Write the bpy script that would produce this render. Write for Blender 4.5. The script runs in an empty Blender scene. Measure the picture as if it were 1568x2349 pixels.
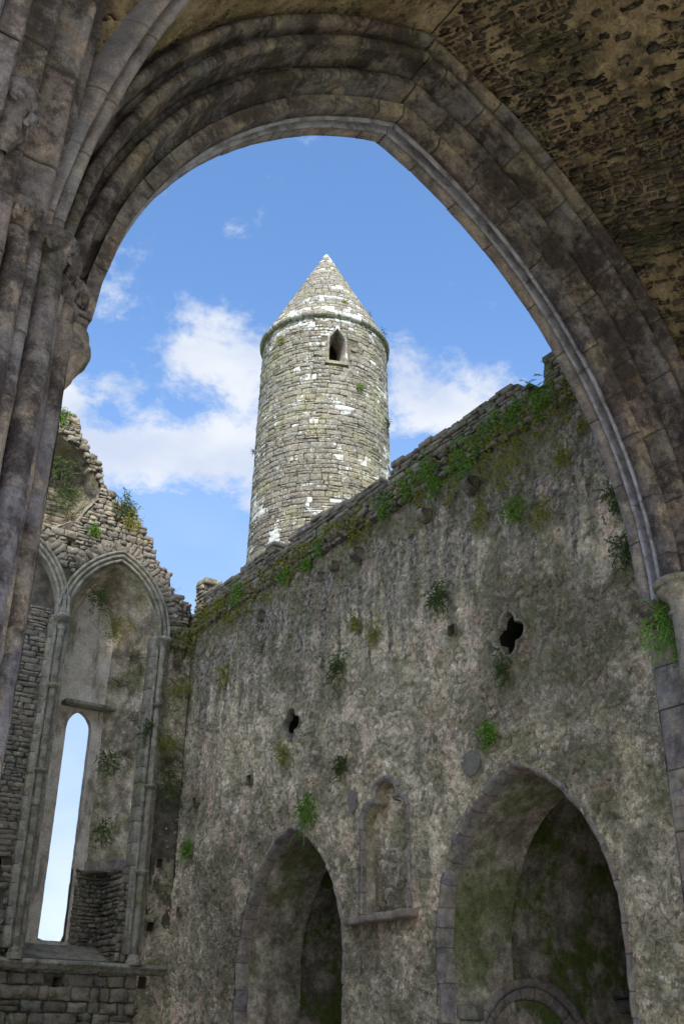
import bpy, math, random
import numpy as np
from mathutils import Vector, Matrix
R_ = math.radians
random.seed(7)
S = bpy.context.scene
col = S.collection

# ------------------------------------------------------------------ camera
cam_d = bpy.data.cameras.new('camera')
cam = bpy.data.objects.new('camera', cam_d); col.objects.link(cam); S.camera = cam
PITCH, YAW, ROLL = R_(27.5), R_(34.3), 0.0112
hh = Vector((math.sin(YAW), math.cos(YAW), 0)); rr = Vector((math.cos(YAW), -math.sin(YAW), 0)); zz = Vector((0, 0, 1))
Fw = hh*math.cos(PITCH) + zz*math.sin(PITCH); U0 = -hh*math.sin(PITCH) + zz*math.cos(PITCH)
Uc = U0*math.cos(ROLL) - rr*math.sin(ROLL); Rc = rr*math.cos(ROLL) + U0*math.sin(ROLL)
M = Matrix((Rc, Uc, -Fw)).transposed().to_4x4(); M.translation = Vector((0, 0, 1.6))
cam.matrix_world = M
cam_d.sensor_fit = 'VERTICAL'; cam_d.sensor_height = 36.0; cam_d.lens = 2370.0/2349.0*36.0
cam_d.clip_start = 0.05; cam_d.clip_end = 2000

# ------------------------------------------------------------------ exposure
S.view_settings.view_transform = 'Standard'; S.view_settings.look = 'None'
S.view_settings.exposure = 1.3; S.view_settings.gamma = 1.0
S.cycles.max_bounces = 8; S.cycles.diffuse_bounces = 6; S.cycles.use_denoising = True
S.cycles.sample_clamp_indirect = 6.0

# ------------------------------------------------------------------ node helper
class NT:
    def __init__(s, nt): s.nt = nt
    def n(s, t, **k):
        nd = s.nt.nodes.new(t)
        for a, b in k.items(): setattr(nd, a, b)
        return nd
    def put(s, sock, v):
        if v is None: return
        if isinstance(v, bpy.types.NodeSocket): s.nt.links.new(v, sock)
        elif isinstance(v, (tuple, list)) and sock.type == 'RGBA': sock.default_value = (v[0], v[1], v[2], 1)
        else: sock.default_value = v
    def coord(s, w='Object'): return s.n('ShaderNodeTexCoord').outputs[w]
    def map(s, v, sc=(1, 1, 1), rot=(0, 0, 0), loc=(0, 0, 0)):
        m = s.n('ShaderNodeMapping'); s.put(m.inputs['Vector'], v); s.put(m.inputs['Scale'], sc)
        s.put(m.inputs['Rotation'], rot); s.put(m.inputs['Location'], loc); return m.outputs[0]
    def noise(s, v, sc, det=6, ro=.6, dis=0, out=0):
        m = s.n('ShaderNodeTexNoise'); s.put(m.inputs['Vector'], v); s.put(m.inputs['Scale'], sc)
        s.put(m.inputs['Detail'], det); s.put(m.inputs['Roughness'], ro); s.put(m.inputs['Distortion'], dis); return m.outputs[out]
    def vor(s, v, sc, feat='F1', out='Distance', rnd=1.0):
        m = s.n('ShaderNodeTexVoronoi', feature=feat); s.put(m.inputs['Vector'], v); s.put(m.inputs['Scale'], sc)
        s.put(m.inputs['Randomness'], rnd); return m.outputs[out]
    def math(s, op, a, b=None, c=None, clamp=False):
        m = s.n('ShaderNodeMath', operation=op, use_clamp=clamp); s.put(m.inputs[0], a); s.put(m.inputs[1], b); s.put(m.inputs[2], c); return m.outputs[0]
    def vmath(s, op, a, b=None):
        m = s.n('ShaderNodeVectorMath', operation=op); s.put(m.inputs[0], a)
        if b is not None: s.put(m.inputs[1], b)
        return m.outputs[0]
    def rng(s, v, a, b, c=0, d=1, smooth=True):
        m = s.n('ShaderNodeMapRange', interpolation_type='SMOOTHSTEP' if smooth else 'LINEAR')
        s.put(m.inputs[0], v); s.put(m.inputs[1], a); s.put(m.inputs[2], b); s.put(m.inputs[3], c); s.put(m.inputs[4], d); return m.outputs[0]
    def mix(s, f, a, b, bt='MIX'):
        m = s.n('ShaderNodeMix', data_type='RGBA', blend_type=bt); s.put(m.inputs[0], f); s.put(m.inputs[6], a); s.put(m.inputs[7], b); return m.outputs[2]
    def ramp(s, f, stops, interp='LINEAR'):
        m = s.n('ShaderNodeValToRGB'); s.put(m.inputs[0], f); cr = m.color_ramp; cr.interpolation = interp
        while len(cr.elements) < len(stops): cr.elements.new(.5)
        for e, (p, c) in zip(cr.elements, stops): e.position = p; e.color = (c[0], c[1], c[2], 1)
        return m.outputs[0]
    def attr(s, name='rnd'):
        m = s.n('ShaderNodeAttribute', attribute_name=name); x = s.n('ShaderNodeSeparateXYZ'); s.put(x.inputs[0], m.outputs['Color'])
        return x.outputs[0], x.outputs[1], x.outputs[2]
    def sep(s, v):
        x = s.n('ShaderNodeSeparateXYZ'); s.put(x.inputs[0], v); return x.outputs[0], x.outputs[1], x.outputs[2]
    def warp(s, v, sc, amt, det=3):
        c = s.noise(v, sc, det, .5, 0, 1); c = s.vmath('SUBTRACT', c, (.5, .5, .5))
        m = s.n('ShaderNodeVectorMath', operation='SCALE'); s.put(m.inputs[0], c); s.put(m.inputs[3], amt)
        return s.vmath('ADD', v, m.outputs[0])

def material(name, build, rough=.92):
    m = bpy.data.materials.new(name); m.use_nodes = True; nt = m.node_tree
    for n in list(nt.nodes): nt.nodes.remove(n)
    t = NT(nt); out = t.n('ShaderNodeOutputMaterial'); b = t.n('ShaderNodeBsdfPrincipled')
    b.inputs['Roughness'].default_value = rough
    try: b.inputs['Specular IOR Level'].default_value = .25
    except Exception: pass
    c, h, hs, disp = build(t)
    t.put(b.inputs['Base Color'], c)
    if h is not None:
        if disp:
            d = t.n('ShaderNodeDisplacement'); t.put(d.inputs['Height'], h); t.put(d.inputs['Midlevel'], .5); t.put(d.inputs['Scale'], hs)
            nt.links.new(d.outputs[0], out.inputs['Displacement']); m.displacement_method = 'BOTH'
        else:
            d = t.n('ShaderNodeBump'); t.put(d.inputs['Height'], h); t.put(d.inputs['Distance'], hs); d.inputs['Strength'].default_value = 1
            nt.links.new(d.outputs[0], b.inputs['Normal'])
    nt.links.new(b.outputs[0], out.inputs[0])
    return m

# ------------------------------------------------------------------ sky and sun
SUN_EL, SUN_AZ = R_(48), R_(205)      # azimuth clockwise from +Y
world = bpy.data.worlds.new('World'); S.world = world; world.use_nodes = True
def build_world():
    nt = world.node_tree
    for n in list(nt.nodes): nt.nodes.remove(n)
    t = NT(nt)
    sky = t.n('ShaderNodeTexSky', sky_type='NISHITA', sun_disc=False, sun_elevation=SUN_EL, sun_rotation=SUN_AZ)
    sky.air_density = 1.0; sky.dust_density = .6; sky.ozone_density = 2.2
    v = t.coord('Generated')
    w = t.warp(v, 9.0, .035, 5)
    n1 = t.noise(t.map(w, (1, 1, 1.6), loc=(3.1, .4, 1.2)), 12, 12, .66)
    n2 = t.noise(t.map(w, (1.2, .8, 2.0), loc=(7.1, 2, .5)), 4, 5, .5)
    nz = t.math('MULTIPLY_ADD', n1, .62, t.math('MULTIPLY', n2, .38))
    # banks of cloud placed by direction (they belong to the sky, not to the camera)
    def bank(az, el, ra, rz, amt):
        d = Vector((math.sin(R_(az))*math.cos(R_(el)), math.cos(R_(az))*math.cos(R_(el)), math.sin(R_(el))))
        e1 = Vector((math.cos(R_(az)), -math.sin(R_(az)), 0)); e2 = e1.cross(d)
        def dt(e):
            m = t.n('ShaderNodeVectorMath', operation='DOT_PRODUCT'); t.put(m.inputs[0], w); m.inputs[1].default_value = e; return m.outputs['Value']
        a = t.math('DIVIDE', dt(e1), math.sin(R_(ra))); b = t.math('DIVIDE', dt(e2), math.sin(R_(rz)))
        q = t.math('ADD', t.math('MULTIPLY', a, a), t.math('MULTIPLY', b, b))
        front = t.math('GREATER_THAN', dt(d), 0)
        g = t.math('MULTIPLY', t.math('EXPONENT', t.math('MULTIPLY', q, -1)), amt)
        return t.math('MULTIPLY', g, front)
    tot = None
    for b_ in BANKS:
        x = bank(*b_); tot = x if tot is None else t.math('ADD', tot, x)
    dens = t.math('ADD', t.math('MULTIPLY', t.math('SUBTRACT', nz, .5), 4.6), t.math('MULTIPLY', tot, .86))
    f = t.math('MULTIPLY', t.rng(dens, .30, 1.05), .96)
    sx, sy, sz = t.sep(v)
    f = t.math('MAXIMUM', f, t.rng(sz, .66, .08, 0, .58))
    shade = t.noise(t.map(w, (1, 1, 2), loc=(.1, .2, .32)), 7, 5, .5)
    cc = t.mix(t.rng(shade, .35, .65), (2.7, 3.05, 3.75), (3.7, 3.85, 4.1))
    skyc = t.mix(1.0, sky.outputs[0], t.mix(t.rng(sz, .08, .50), (.62, .64, .76), (.90, 1.10, 1.26)), 'MULTIPLY')
    # thin cloud round the sun, out of view, brightened to fill the shaded transept
    dn = t.n('ShaderNodeVectorMath', operation='DOT_PRODUCT'); t.put(dn.inputs[0], v); dn.inputs[1].default_value = (math.sin(SUN_AZ)*math.cos(SUN_EL), math.cos(SUN_AZ)*math.cos(SUN_EL), math.sin(SUN_EL))
    glow = t.rng(dn.outputs['Value'], -.05, 1.0, 1.0, 4.2)
    gl = t.n('ShaderNodeVectorMath', operation='SCALE'); t.put(gl.inputs[0], cc); t.put(gl.inputs[3], glow); cc = gl.outputs[0]
    bg = t.n('ShaderNodeBackground'); bg.inputs['Strength'].default_value = .1
    t.put(bg.inputs[0], t.mix(f, skyc, cc))
    o = t.n('ShaderNodeOutputWorld'); nt.links.new(bg.outputs[0], o.inputs[0])
BANKS = [(27.2, 35.0, 3.4, 3.0, .95), (24.6, 35.3, 1.7, 1.2, .55), (28.5, 32.5, 3.5, 2.4, .8), (24.5, 30.4, 6.5, 1.3, .95), (19.0, 30.2, 3.5, 1.0, .62), (21.5, 28.6, 5.0, 1.8, .42), (31, 27, 3, 3, .3), (26, 38.5, 4, 1.0, .2), (38.8, 34.4, 3.2, 2.6, .95), (43.2, 35.2, 2.6, 1.3, .60), (41.5, 32.5, 4.0, 2.0, .85),
         (16.2, 32.4, 1.6, 1.6, .6), (24.0, 37.5, 2.2, .55, .30), (22, 10, 12, 8, .4), (205, 40, 75, 45, .7), (-80, 45, 60, 40, .5)]  # the wide bank round the sun is unseen, enlarged for fill light
build_world()
sl = bpy.data.lights.new('sun', 'SUN'); sl.energy = 2.4; sl.angle = R_(3); sl.color = (1, .95, .87)
sun = bpy.data.objects.new('sun', sl); col.objects.link(sun)
sd = Vector((math.sin(SUN_AZ)*math.cos(SUN_EL), math.cos(SUN_AZ)*math.cos(SUN_EL), math.sin(SUN_EL)))
sun.rotation_euler = sd.to_track_quat('Z', 'Y').to_euler(); sun.location = sd*60

# ------------------------------------------------------------------ numpy noise
def hash3(i, j, k, seed):
    h = (i.astype(np.int64)*374761393 + j.astype(np.int64)*668265263 + k.astype(np.int64)*2147483647 + seed*1274126177) & 0xffffffff
    h = ((h ^ (h >> 13))*1274126177) & 0xffffffff
    h = ((h ^ (h >> 16))*668265263) & 0xffffffff
    return ((h ^ (h >> 15)) & 0xffff)/65535.0
def vnoise(p, sc, seed=0):
    q = np.asarray(p, float)*sc; i = np.floor(q); f = q-i; f = f*f*(3-2*f); o = 0
    for a in (0, 1):
        for b in (0, 1):
            for c in (0, 1):
                w = (f[..., 0] if a else 1-f[..., 0])*(f[..., 1] if b else 1-f[..., 1])*(f[..., 2] if c else 1-f[..., 2])
                o = o + w*hash3(i[..., 0]+a, i[..., 1]+b, i[..., 2]+c, seed)
    return o*2-1
def fbm(p, sc, o=4, seed=0, g=.5):
    t = 0; a = 1.0; n = 0
    for k in range(o): t = t + a*vnoise(p, sc*2**k, seed+k*17); n += a; a *= g
    return t/n

# ------------------------------------------------------------------ object helpers
def mesh_obj(name, V, F, mat, parent=None, uv=None, rnd=None, smooth=True):
    me = bpy.data.meshes.new(name); V = np.asarray(V, float)
    q = parent
    while q is not None: V = V - np.array(q.location); q = q.parent
    me.from_pydata(V.tolist(), [], [tuple(map(int, f)) for f in F]); me.update()
    if smooth is True: me.polygons.foreach_set('use_smooth', [True]*len(me.polygons))
    if uv is not None:
        l = me.uv_layers.new(name='UVMap'); li = np.zeros(len(me.loops), np.int32); me.loops.foreach_get('vertex_index', li)
        l.data.foreach_set('uv', np.asarray(uv, np.float32)[li].ravel())
    if rnd is not None:
        a = me.attributes.new('rnd', 'FLOAT_COLOR', 'FACE'); r = np.asarray(rnd, np.float32)
        a.data.foreach_set('color', np.concatenate([r, np.ones((len(r), 1), np.float32)], 1).ravel())
    me.materials.append(mat)
    o = bpy.data.objects.new(name, me); col.objects.link(o)
    if parent is not None: o.parent = parent
    return o
def thing(name, label, cat, loc=(0, 0, 0), group=None):
    o = bpy.data.objects.new(name, None); col.objects.link(o); o.location = loc; o.empty_display_size = .3
    o['label'] = label; o['category'] = cat
    if group: o['group'] = group
    return o
def tag(o, label, cat, group=None, kind=None):
    o['label'] = label; o['category'] = cat
    if group: o['group'] = group
    if kind: o['kind'] = kind
    return o
class MB:
    """collects pieces of mesh"""
    def __init__(s): s.V = []; s.F = []; s.R = []; s.U = []; s.n = 0
    def add(s, V, F, r=None, uv=None):
        V = np.asarray(V, float); s.V.append(V); F = [tuple(i+s.n for i in f) for f in F]; s.F += F; s.n += len(V)
        if r is None: r = [random.random() for _ in range(3)]
        r = np.array(r, float)
        if r.ndim == 1: r[2] *= .9
        s.R.append(np.tile(r, (len(F), 1)) if r.ndim == 1 else r)
        s.U.append(np.asarray(uv, float) if uv is not None else V[:, [0, 2]])
    def build(s, name, mat, parent=None, smooth=True):
        return mesh_obj(name, np.concatenate(s.V), s.F, mat, parent, np.concatenate(s.U), np.concatenate(s.R), smooth)
def grid_faces(nu, nv, flip=False, wrap=False, off=0):
    F = []
    for i in range(nu-1 + (1 if wrap else 0)):
        i2 = (i+1) % nu
        for j in range(nv-1):
            q = (i*nv+j, i2*nv+j, i2*nv+j+1, i*nv+j+1)
            F.append(q[::-1] if flip else q)
    return F
def in_poly(P, poly):
    x, y = P[..., 0], P[..., 1]; r = np.zeros(x.shape, bool); n = len(poly)
    for i in range(n):
        x1, y1 = poly[i]; x2, y2 = poly[(i+1) % n]
        if y1 == y2: continue
        c = ((y1 > y) != (y2 > y)) & (x < (x2-x1)*(y-y1)/(y2-y1)+x1); r ^= c
    return r
def near_poly(P, poly):
    """closest point on polygon outline"""
    A = np.array(poly, float); B = np.roll(A, -1, 0); best = None
    for a, b in zip(A, B):
        d = b-a; L = (d*d).sum()
        if L < 1e-12: continue
        t = np.clip(((P-a)@d)/L, 0, 1); q = a+t[:, None]*d; e = ((P-q)**2).sum(1)
        if best is None: best = e; Q = q.copy()
        else: m = e < best; best = np.where(m, e, best); Q[m] = q[m]
    return Q
def sheet(mp, u0, u1, v0, v1, du, holes=(), keep=None, dfun=None, flip=False):
    """dense wall face with real openings; mp(u,v,d)->xyz"""
    nu = max(2, int(round((u1-u0)/du))+1); nv = max(2, int(round((v1-v0)/du))+1)
    U, Vv = np.meshgrid(np.linspace(u0, u1, nu), np.linspace(v0, v1, nv), indexing='ij')
    P = np.stack([U.ravel(), Vv.ravel()], 1)
    ii = np.arange(nu*nv).reshape(nu, nv)
    q = np.stack([ii[:-1, :-1], ii[1:, :-1], ii[1:, 1:], ii[:-1, 1:]], -1).reshape(-1, 4)
    c = P[q].mean(1); ok = np.ones(len(q), bool)
    polys = list(holes)
    for h in holes: ok &= ~in_poly(c, h)
    if keep is not None: ok &= in_poly(c, keep); polys.append(keep)
    used_bad = np.zeros(nu*nv, bool); used_bad[q[~ok].ravel()] = True
    used_ok = np.zeros(nu*nv, bool); used_ok[q[ok].ravel()] = True
    bd = np.where(used_bad & used_ok)[0]
    if len(bd):
        Pb = P[bd]; best = None
        for h in polys:
            Q = near_poly(Pb, h); e = ((Q-Pb)**2).sum(1)
            if best is None: best = e; T = Q
            else: m = e < best; best = np.where(m, e, best); T = np.where(m[:, None], Q, T)
        m = best < (1.6*du)**2; P[bd[m]] = T[m]
    q = q[ok]; used = np.unique(q.ravel()); re = -np.ones(nu*nv, int); re[used] = np.arange(len(used)); P = P[used]; q = re[q]
    d = np.zeros(len(P)) if dfun is None else dfun(P)
    V = mp(P[:, 0], P[:, 1], d)
    if flip: q = q[:, ::-1]
    return V, q.tolist(), P
def stones(mb, mp, u0, u1, v0, v1, hrow, wst, keep=None, depth=.12, relief=.02, gap=.012, rough=.012, flip=False, holes=(), seed=1, rot=None, big=.0):
    """coursed rubble: each stone a rounded irregular block"""
    rs = random.Random(seed); v = v0; g = np.linspace(0, 1, 5); row = 0
    while v < v1:
        h = hrow*rs.uniform(.65, 1.35); u = u0 - rs.random()*wst; row += 1
        while u < u1:
            w = wst*rs.choice((.55, .8, 1, 1, 1.25, 1.7))*rs.uniform(.85, 1.15)
            hh_ = h
            a, b = max(u, u0), min(u+w, u1)
            c = np.array([[(a+b)/2, v+hh_/2]]); u += w
            if b-a < .07: continue
            if keep is not None and not in_poly(c, keep)[0]: continue
            if any(in_poly(np.array([[a+.02, v+.5*hh_], [b-.02, v+.5*hh_], [(a+b)/2, v+.1*hh_], [(a+b)/2, v+.9*hh_]]), H).any() for H in holes): continue
            splits = [(v, hh_)] if rs.random() > .22 or hh_ < .13 else [(v, hh_*.5), (v+hh_*.5, hh_*.5)]
            for (vv, h2) in splits:
                gu, gv = gap+rs.random()*gap, gap*.7+rs.random()*gap*.6
                bu, bv = min(.022, (b-a)*.12), min(.018, h2*.15)
                cu = np.array([a+gu, a+gu+bu, (a+b)/2, b-gu-bu, b-gu]); cv = np.array([vv+gv, vv+gv+bv, vv+h2/2, vv+h2-gv-bv, vv+h2-gv])
                U, W = np.meshgrid(cu, cv, indexing='ij'); D = np.full((5, 5), 0.0); pr = rs.uniform(-.5, 1)*relief
                D[1:4, 1:4] = relief+pr; D[2, 2] += relief*.25
                D[0, :] = D[-1, :] = D[:, 0] = D[:, -1] = pr*.6+relief*.25
                for (i, j) in ((0, 0), (0, 4), (4, 0), (4, 4)):
                    U[i, j] += (bu*.5 if i == 0 else -bu*.5); W[i, j] += (bv*.5 if j == 0 else -bv*.5)
                U = U+np.array([[rs.gauss(0, rough) for _ in range(5)] for _ in range(5)])*.6
                W = W+np.array([[rs.gauss(0, rough) for _ in range(5)] for _ in range(5)])*.5
                D = D+np.array([[rs.gauss(0, rough) for _ in range(5)] for _ in range(5)])*.5
                ring = [(i, 0) for i in range(5)]+[(4, j) for j in range(1, 5)]+[(i, 4) for i in range(3, -1, -1)]+[(0, j) for j in range(3, 0, -1)]
                bu_ = [U[i, j] for i, j in ring]; bv_ = [W[i, j] for i, j in ring]
                UU = np.concatenate([U.ravel(), bu_]); VV = np.concatenate([W.ravel(), bv_]); DD = np.concatenate([D.ravel(), [-depth]*16])
                F = grid_faces(5, 5)
                idx = [i*5+j for i, j in ring]
                for k in range(16):
                    k2 = (k+1) % 16; F.append((idx[k], 25+k, 25+k2, idx[k2]))
                if flip: F = [f[::-1] for f in F]
                mb.add(mp(UU, VV, DD), F, [rs.random(), rs.random(), rs.random()], np.stack([UU, VV], 1))
        v += h
def box(mb, x0, x1, y0, y1, z0, z1, jit=0.0, bev=.0, r=None, n=1):
    """box, each face subdivided so that edges can be worn"""
    def lin(a, b):
        L = abs(b-a); k = max(1, min(12, int(L/.25))) if n == 0 else n
        e = min(bev, L*.3)
        return np.unique(np.concatenate([[a, a+e*np.sign(b-a), b-e*np.sign(b-a), b], np.linspace(a, b, k+1)])) if bev else np.linspace(a, b, k+1)
    X, Y, Z = lin(x0, x1), lin(y0, y1), lin(z0, z1)
    V = []; F = []; idx = {}
    def vid(i, j, k):
        if (i, j, k) not in idx:
            idx[(i, j, k)] = len(V); p = np.array([X[i], Y[j], Z[k]])
            if bev:
                on = [i in (0, len(X)-1), j in (0, len(Y)-1), k in (0, len(Z)-1)]
                if sum(on) >= 2:
                    c = np.array([(x0+x1)/2, (y0+y1)/2, (z0+z1)/2])
                    for ax in range(3):
                        if on[ax]: p[ax] += (bev*.42 if sum(on) == 2 else bev*.5)*np.sign(c[ax]-p[ax])
            V.append(p)
        return idx[(i, j, k)]
    nx, ny, nz = len(X)-1, len(Y)-1, len(Z)-1
    for j in range(ny):
        for k in range(nz):
            F.append((vid(0, j, k), vid(0, j, k+1), vid(0, j+1, k+1), vid(0, j+1, k))); F.append((vid(nx, j, k), vid(nx, j+1, k), vid(nx, j+1, k+1), vid(nx, j, k+1)))
    for i in range(nx):
        for k in range(nz):
            F.append((vid(i, 0, k), vid(i+1, 0, k), vid(i+1, 0, k+1), vid(i, 0, k+1))); F.append((vid(i, ny, k), vid(i, ny, k+1), vid(i+1, ny, k+1), vid(i+1, ny, k)))
    for i in range(nx):
        for j in range(ny):
            F.append((vid(i, j, 0), vid(i, j+1, 0), vid(i+1, j+1, 0), vid(i+1, j, 0))); F.append((vid(i, j, nz), vid(i+1, j, nz), vid(i+1, j+1, nz), vid(i, j+1, nz)))
    V = np.array(V)
    if jit: V = V + np.stack([vnoise(V+k*9.1, 6, 3+k) for k in range(3)], 1)*jit
    mb.add(V, F, r)
def lathe(mb, c, prof, n=24, a0=0, a1=2*math.pi, r=None, jit=0, axis=None):
    """prof list of (radius, z)"""
    full = abs(a1-a0-2*math.pi) < 1e-6
    A = np.linspace(a0, a1, n, endpoint=not full); pr = np.array(prof)
    V = np.array([[c[0]+p[0]*math.cos(a), c[1]+p[0]*math.sin(a), p[1]] for a in A for p in pr])
    if jit: V = V + np.stack([vnoise(V+k*5.3, 7, 11+k) for k in range(3)], 1)*jit
    mb.add(V, grid_faces(n, len(pr), wrap=full), r)
def smooth_prof(pts, n=3):
    """rounds a polyline by corner cutting"""
    P = np.array(pts, float)
    for _ in range(n):
        Q = [P[0]]
        for a, b in zip(P[:-1], P[1:]): Q += [a*.75+b*.25, a*.25+b*.75]
        Q.append(P[-1]); P = np.array(Q)
    return P

# ------------------------------------------------------------------ materials
def grime(t, o, c, dark=(.035, .03, .028), amt=.6, sc=1.3):
    n = t.rng(t.noise(o, sc, 8, .66), .46, .68)
    return t.mix(t.math('MULTIPLY', n, amt), c, dark)
def m_ashlar(t, tint=1.0, green=.25, stain=.8):
    o = t.coord(); a, b, c3 = t.attr()
    c = t.ramp(a, [(0, (.19, .16, .17)), (.35, (.235, .20, .195)), (.6, (.21, .195, .22)), (.8, (.28, .225, .195)), (1, (.225, .17, .175))])
    c = t.mix(t.math('MULTIPLY', t.rng(t.noise(o, 2.1, 7, .62), .40, .7), .6), c, (.30, .25, .19))
    pk = t.rng(t.noise(t.map(o, loc=(4, 1, 7)), 1.9, 6, .6), .57, .63)
    c = t.mix(t.math('MULTIPLY', pk, .55), c, (.46, .35, .26))
    dk = t.rng(t.noise(t.map(o, loc=(9, 3, 2)), 1.15, 9, .7), .47, .62)
    dk = t.rng(t.math('MULTIPLY_ADD', t.noise(o, 9, 5, .7), .25, t.noise(t.map(o, loc=(9, 3, 2)), 1.5, 9, .76)), .55, .70)
    c = t.mix(t.math('MULTIPLY', dk, stain), c, (.06, .045, .045))
    gr = t.rng(t.noise(t.map(o, loc=(2, 8, 1)), 1.0, 7, .65), .52, .68)
    c = t.mix(t.math('MULTIPLY', gr, green), c, (.10, .12, .045))
    mid = t.noise(t.map(o, loc=(5, 1, 1)), 7, 9, .74); c = t.mix(1, c, t.ramp(mid, [(.32, (.55, .52, .50)), (.5, (1, 1, 1)), (.68, (1.5, 1.42, 1.3))]), 'MULTIPLY')
    oc = t.rng(t.noise(t.map(o, loc=(1, 1, 6)), 4, 8, .7), .56, .66); c = t.mix(t.math('MULTIPLY', oc, .3), c, (.36, .245, .12))
    fine = t.noise(o, 45, 6, .8); c = t.mix(1, c, t.ramp(fine, [(.25, (.5, .5, .5)), (.75, (1.45, 1.45, 1.45))]), 'MULTIPLY')
    c = t.mix(1, c, (1.08*tint, 1.07*tint, 1.0*tint), 'MULTIPLY')
    h = t.math('ADD', t.math('MULTIPLY', t.noise(o, 9, 8, .7), .7), t.math('MULTIPLY', fine, .12))
    pits = t.rng(t.vor(t.warp(o, 9, .05), 22), .0, .16, 0, 1); h = t.math('ADD', h, t.math('MULTIPLY', pits, .10))
    c = t.mix(t.math('MULTIPLY', t.math('GREATER_THAN', c3, .95), .6), c, (.08, .068, .055))
    return c, h, .055, False
ASH = material('arch_ashlar', m_ashlar)
ASH_D = material('arch_ashlar_weathered', lambda t: m_ashlar(t, .88, .30, .9))
def m_lime(t, pal=None):
    o = t.coord(); a, b, c3 = t.attr()
    c = t.ramp(a, [(0, (.30, .275, .22)), (.5, (.37, .335, .26)), (1, (.32, .295, .25))])
    c = t.mix(t.rng(t.noise(o, 3.2, 8, .65), .48, .68), c, (.17, .155, .115))
    st = t.noise(t.map(o, (7, 7, .8)), 1, 6, .6); c = t.mix(t.math('MULTIPLY', t.rng(st, .5, .68), .55), c, (.12, .11, .085))
    gr = t.rng(t.noise(t.map(o, loc=(5, 5, 5)), 1.4, 6, .6), .52, .66); c = t.mix(t.math('MULTIPLY', gr, .5), c, (.16, .16, .065))
    c = t.mix(t.rng(t.noise(o, 30, 3, .6), .64, .72), c, (.5, .49, .44))
    h = t.math('ADD', t.noise(o, 12, 8, .7), t.math('MULTIPLY', t.noise(o, 60, 3, .7), .2))
    mid = t.noise(t.map(o, loc=(5, 1, 1)), 7, 9, .76); c = t.mix(1, c, t.ramp(mid, [(.34, (.55, .53, .50)), (.5, (1, 1, 1)), (.66, (1.42, 1.36, 1.28))]), 'MULTIPLY')
    fn_ = t.noise(o, 42, 6, .8); c = t.mix(1, c, t.ramp(fn_, [(.25, (.55,)*3), (.75, (1.45,)*3)]), 'MULTIPLY')
    c = t.mix(t.math('MULTIPLY', t.math('GREATER_THAN', c3, .95), .6), c, (.08, .068, .055))
    return c, h, .03, False
LIME = material('moulded_limestone', m_lime)
def m_purple(t):
    o = t.coord(); a, b, c3 = t.attr()
    c = t.ramp(a, [(0, (.24, .215, .22)), (.3, (.33, .255, .225)), (.55, (.27, .25, .245)), (.8, (.36, .31, .25)), (1, (.31, .235, .205))])
    c = t.mix(t.rng(t.noise(o, 4.2, 9, .72), .45, .62), c, (.40, .34, .26))
    c = t.mix(t.math('MULTIPLY', t.rng(t.noise(t.map(o, loc=(3, 3, 3)), 2.2, 8, .66), .5, .66), .6), c, (.10, .095, .085))
    h = t.math('ADD', t.noise(o, 10, 8, .7), t.math('MULTIPLY', t.noise(o, 60, 3, .7), .2))
    mid = t.noise(t.map(o, loc=(5, 1, 1)), 7, 9, .76); c = t.mix(1, c, t.ramp(mid, [(.34, (.55, .53, .50)), (.5, (1, 1, 1)), (.66, (1.42, 1.36, 1.28))]), 'MULTIPLY')
    fn_ = t.noise(o, 42, 6, .8); c = t.mix(1, c, t.ramp(fn_, [(.25, (.55,)*3), (.75, (1.45,)*3)]), 'MULTIPLY')
    c = t.mix(t.math('MULTIPLY', t.math('GREATER_THAN', c3, .95), .6), c, (.08, .068, .055))
    return c, h, .03, False
PURP = material('dressed_sandstone', m_purple)
def m_stone(t, dark=1.0, moss=.5, lich=.5, wet=0):
    o = t.coord(); a, b, c3 = t.attr()
    c = t.ramp(a, [(0, (.21, .18, .14)), (.25, (.34, .295, .22)), (.5, (.26, .245, .21)), (.75, (.42, .36, .26)), (1, (.30, .26, .20))])
    c = t.mix(t.rng(t.noise(o, 4, 7, .65), .42, .68), c, (.12, .105, .08))
    c = t.mix(t.math('MULTIPLY', t.rng(t.noise(t.map(o, loc=(1, 2, 3)), .55, 5, .6), .45, .6), .5), c, (.33, .265, .20))
    l = t.rng(t.noise(t.map(o, loc=(7, 1, 3)), 5.5, 7, .7), .60, .66); c = t.mix(t.math('MULTIPLY', l, lich), c, (.60, .60, .54))
    sp = t.rng(t.noise(o, 38, 3, .7), .63, .70); c = t.mix(t.math('MULTIPLY', sp, lich), c, (.55, .54, .47))
    g = t.rng(t.noise(t.map(o, loc=(3, 9, 4)), 1.1, 7, .65), .50, .66); c = t.mix(t.math('MULTIPLY', g, moss), c, (.12, .125, .04))
    fine = t.noise(o, 40, 4, .75); c = t.mix(1, c, t.ramp(fine, [(.25, (.6*dark,)*3), (.75, (1.3*dark,)*3)]), 'MULTIPLY')
    h = t.math('ADD', t.noise(o, 9, 9, .72), t.math('MULTIPLY', fine, .15))
    return c, h, .07, False
STONE = material('rubble_stone', m_stone)
STONE_M = material('mossy_rubble_stone', lambda t: m_stone(t, 1.1, .95, .4))
STONE_L = material('lichened_rubble_stone', lambda t: m_stone(t, 1.1, .3, .95))
def m_mortar(t, base=(.19, .165, .125)):
    o = t.coord()
    c = t.mix(t.rng(t.noise(o, 5, 8, .7), .4, .62), base, tuple(x*.45 for x in base))
    c = t.mix(t.math('MULTIPLY', t.rng(t.noise(t.map(o, loc=(3, 9, 4)), 1.1, 7, .65), .5, .66), .6), c, (.10, .105, .035))
    return c, t.noise(o, 14, 9, .75), .06, False
MORT = material('old_mortar', m_mortar)
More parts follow.
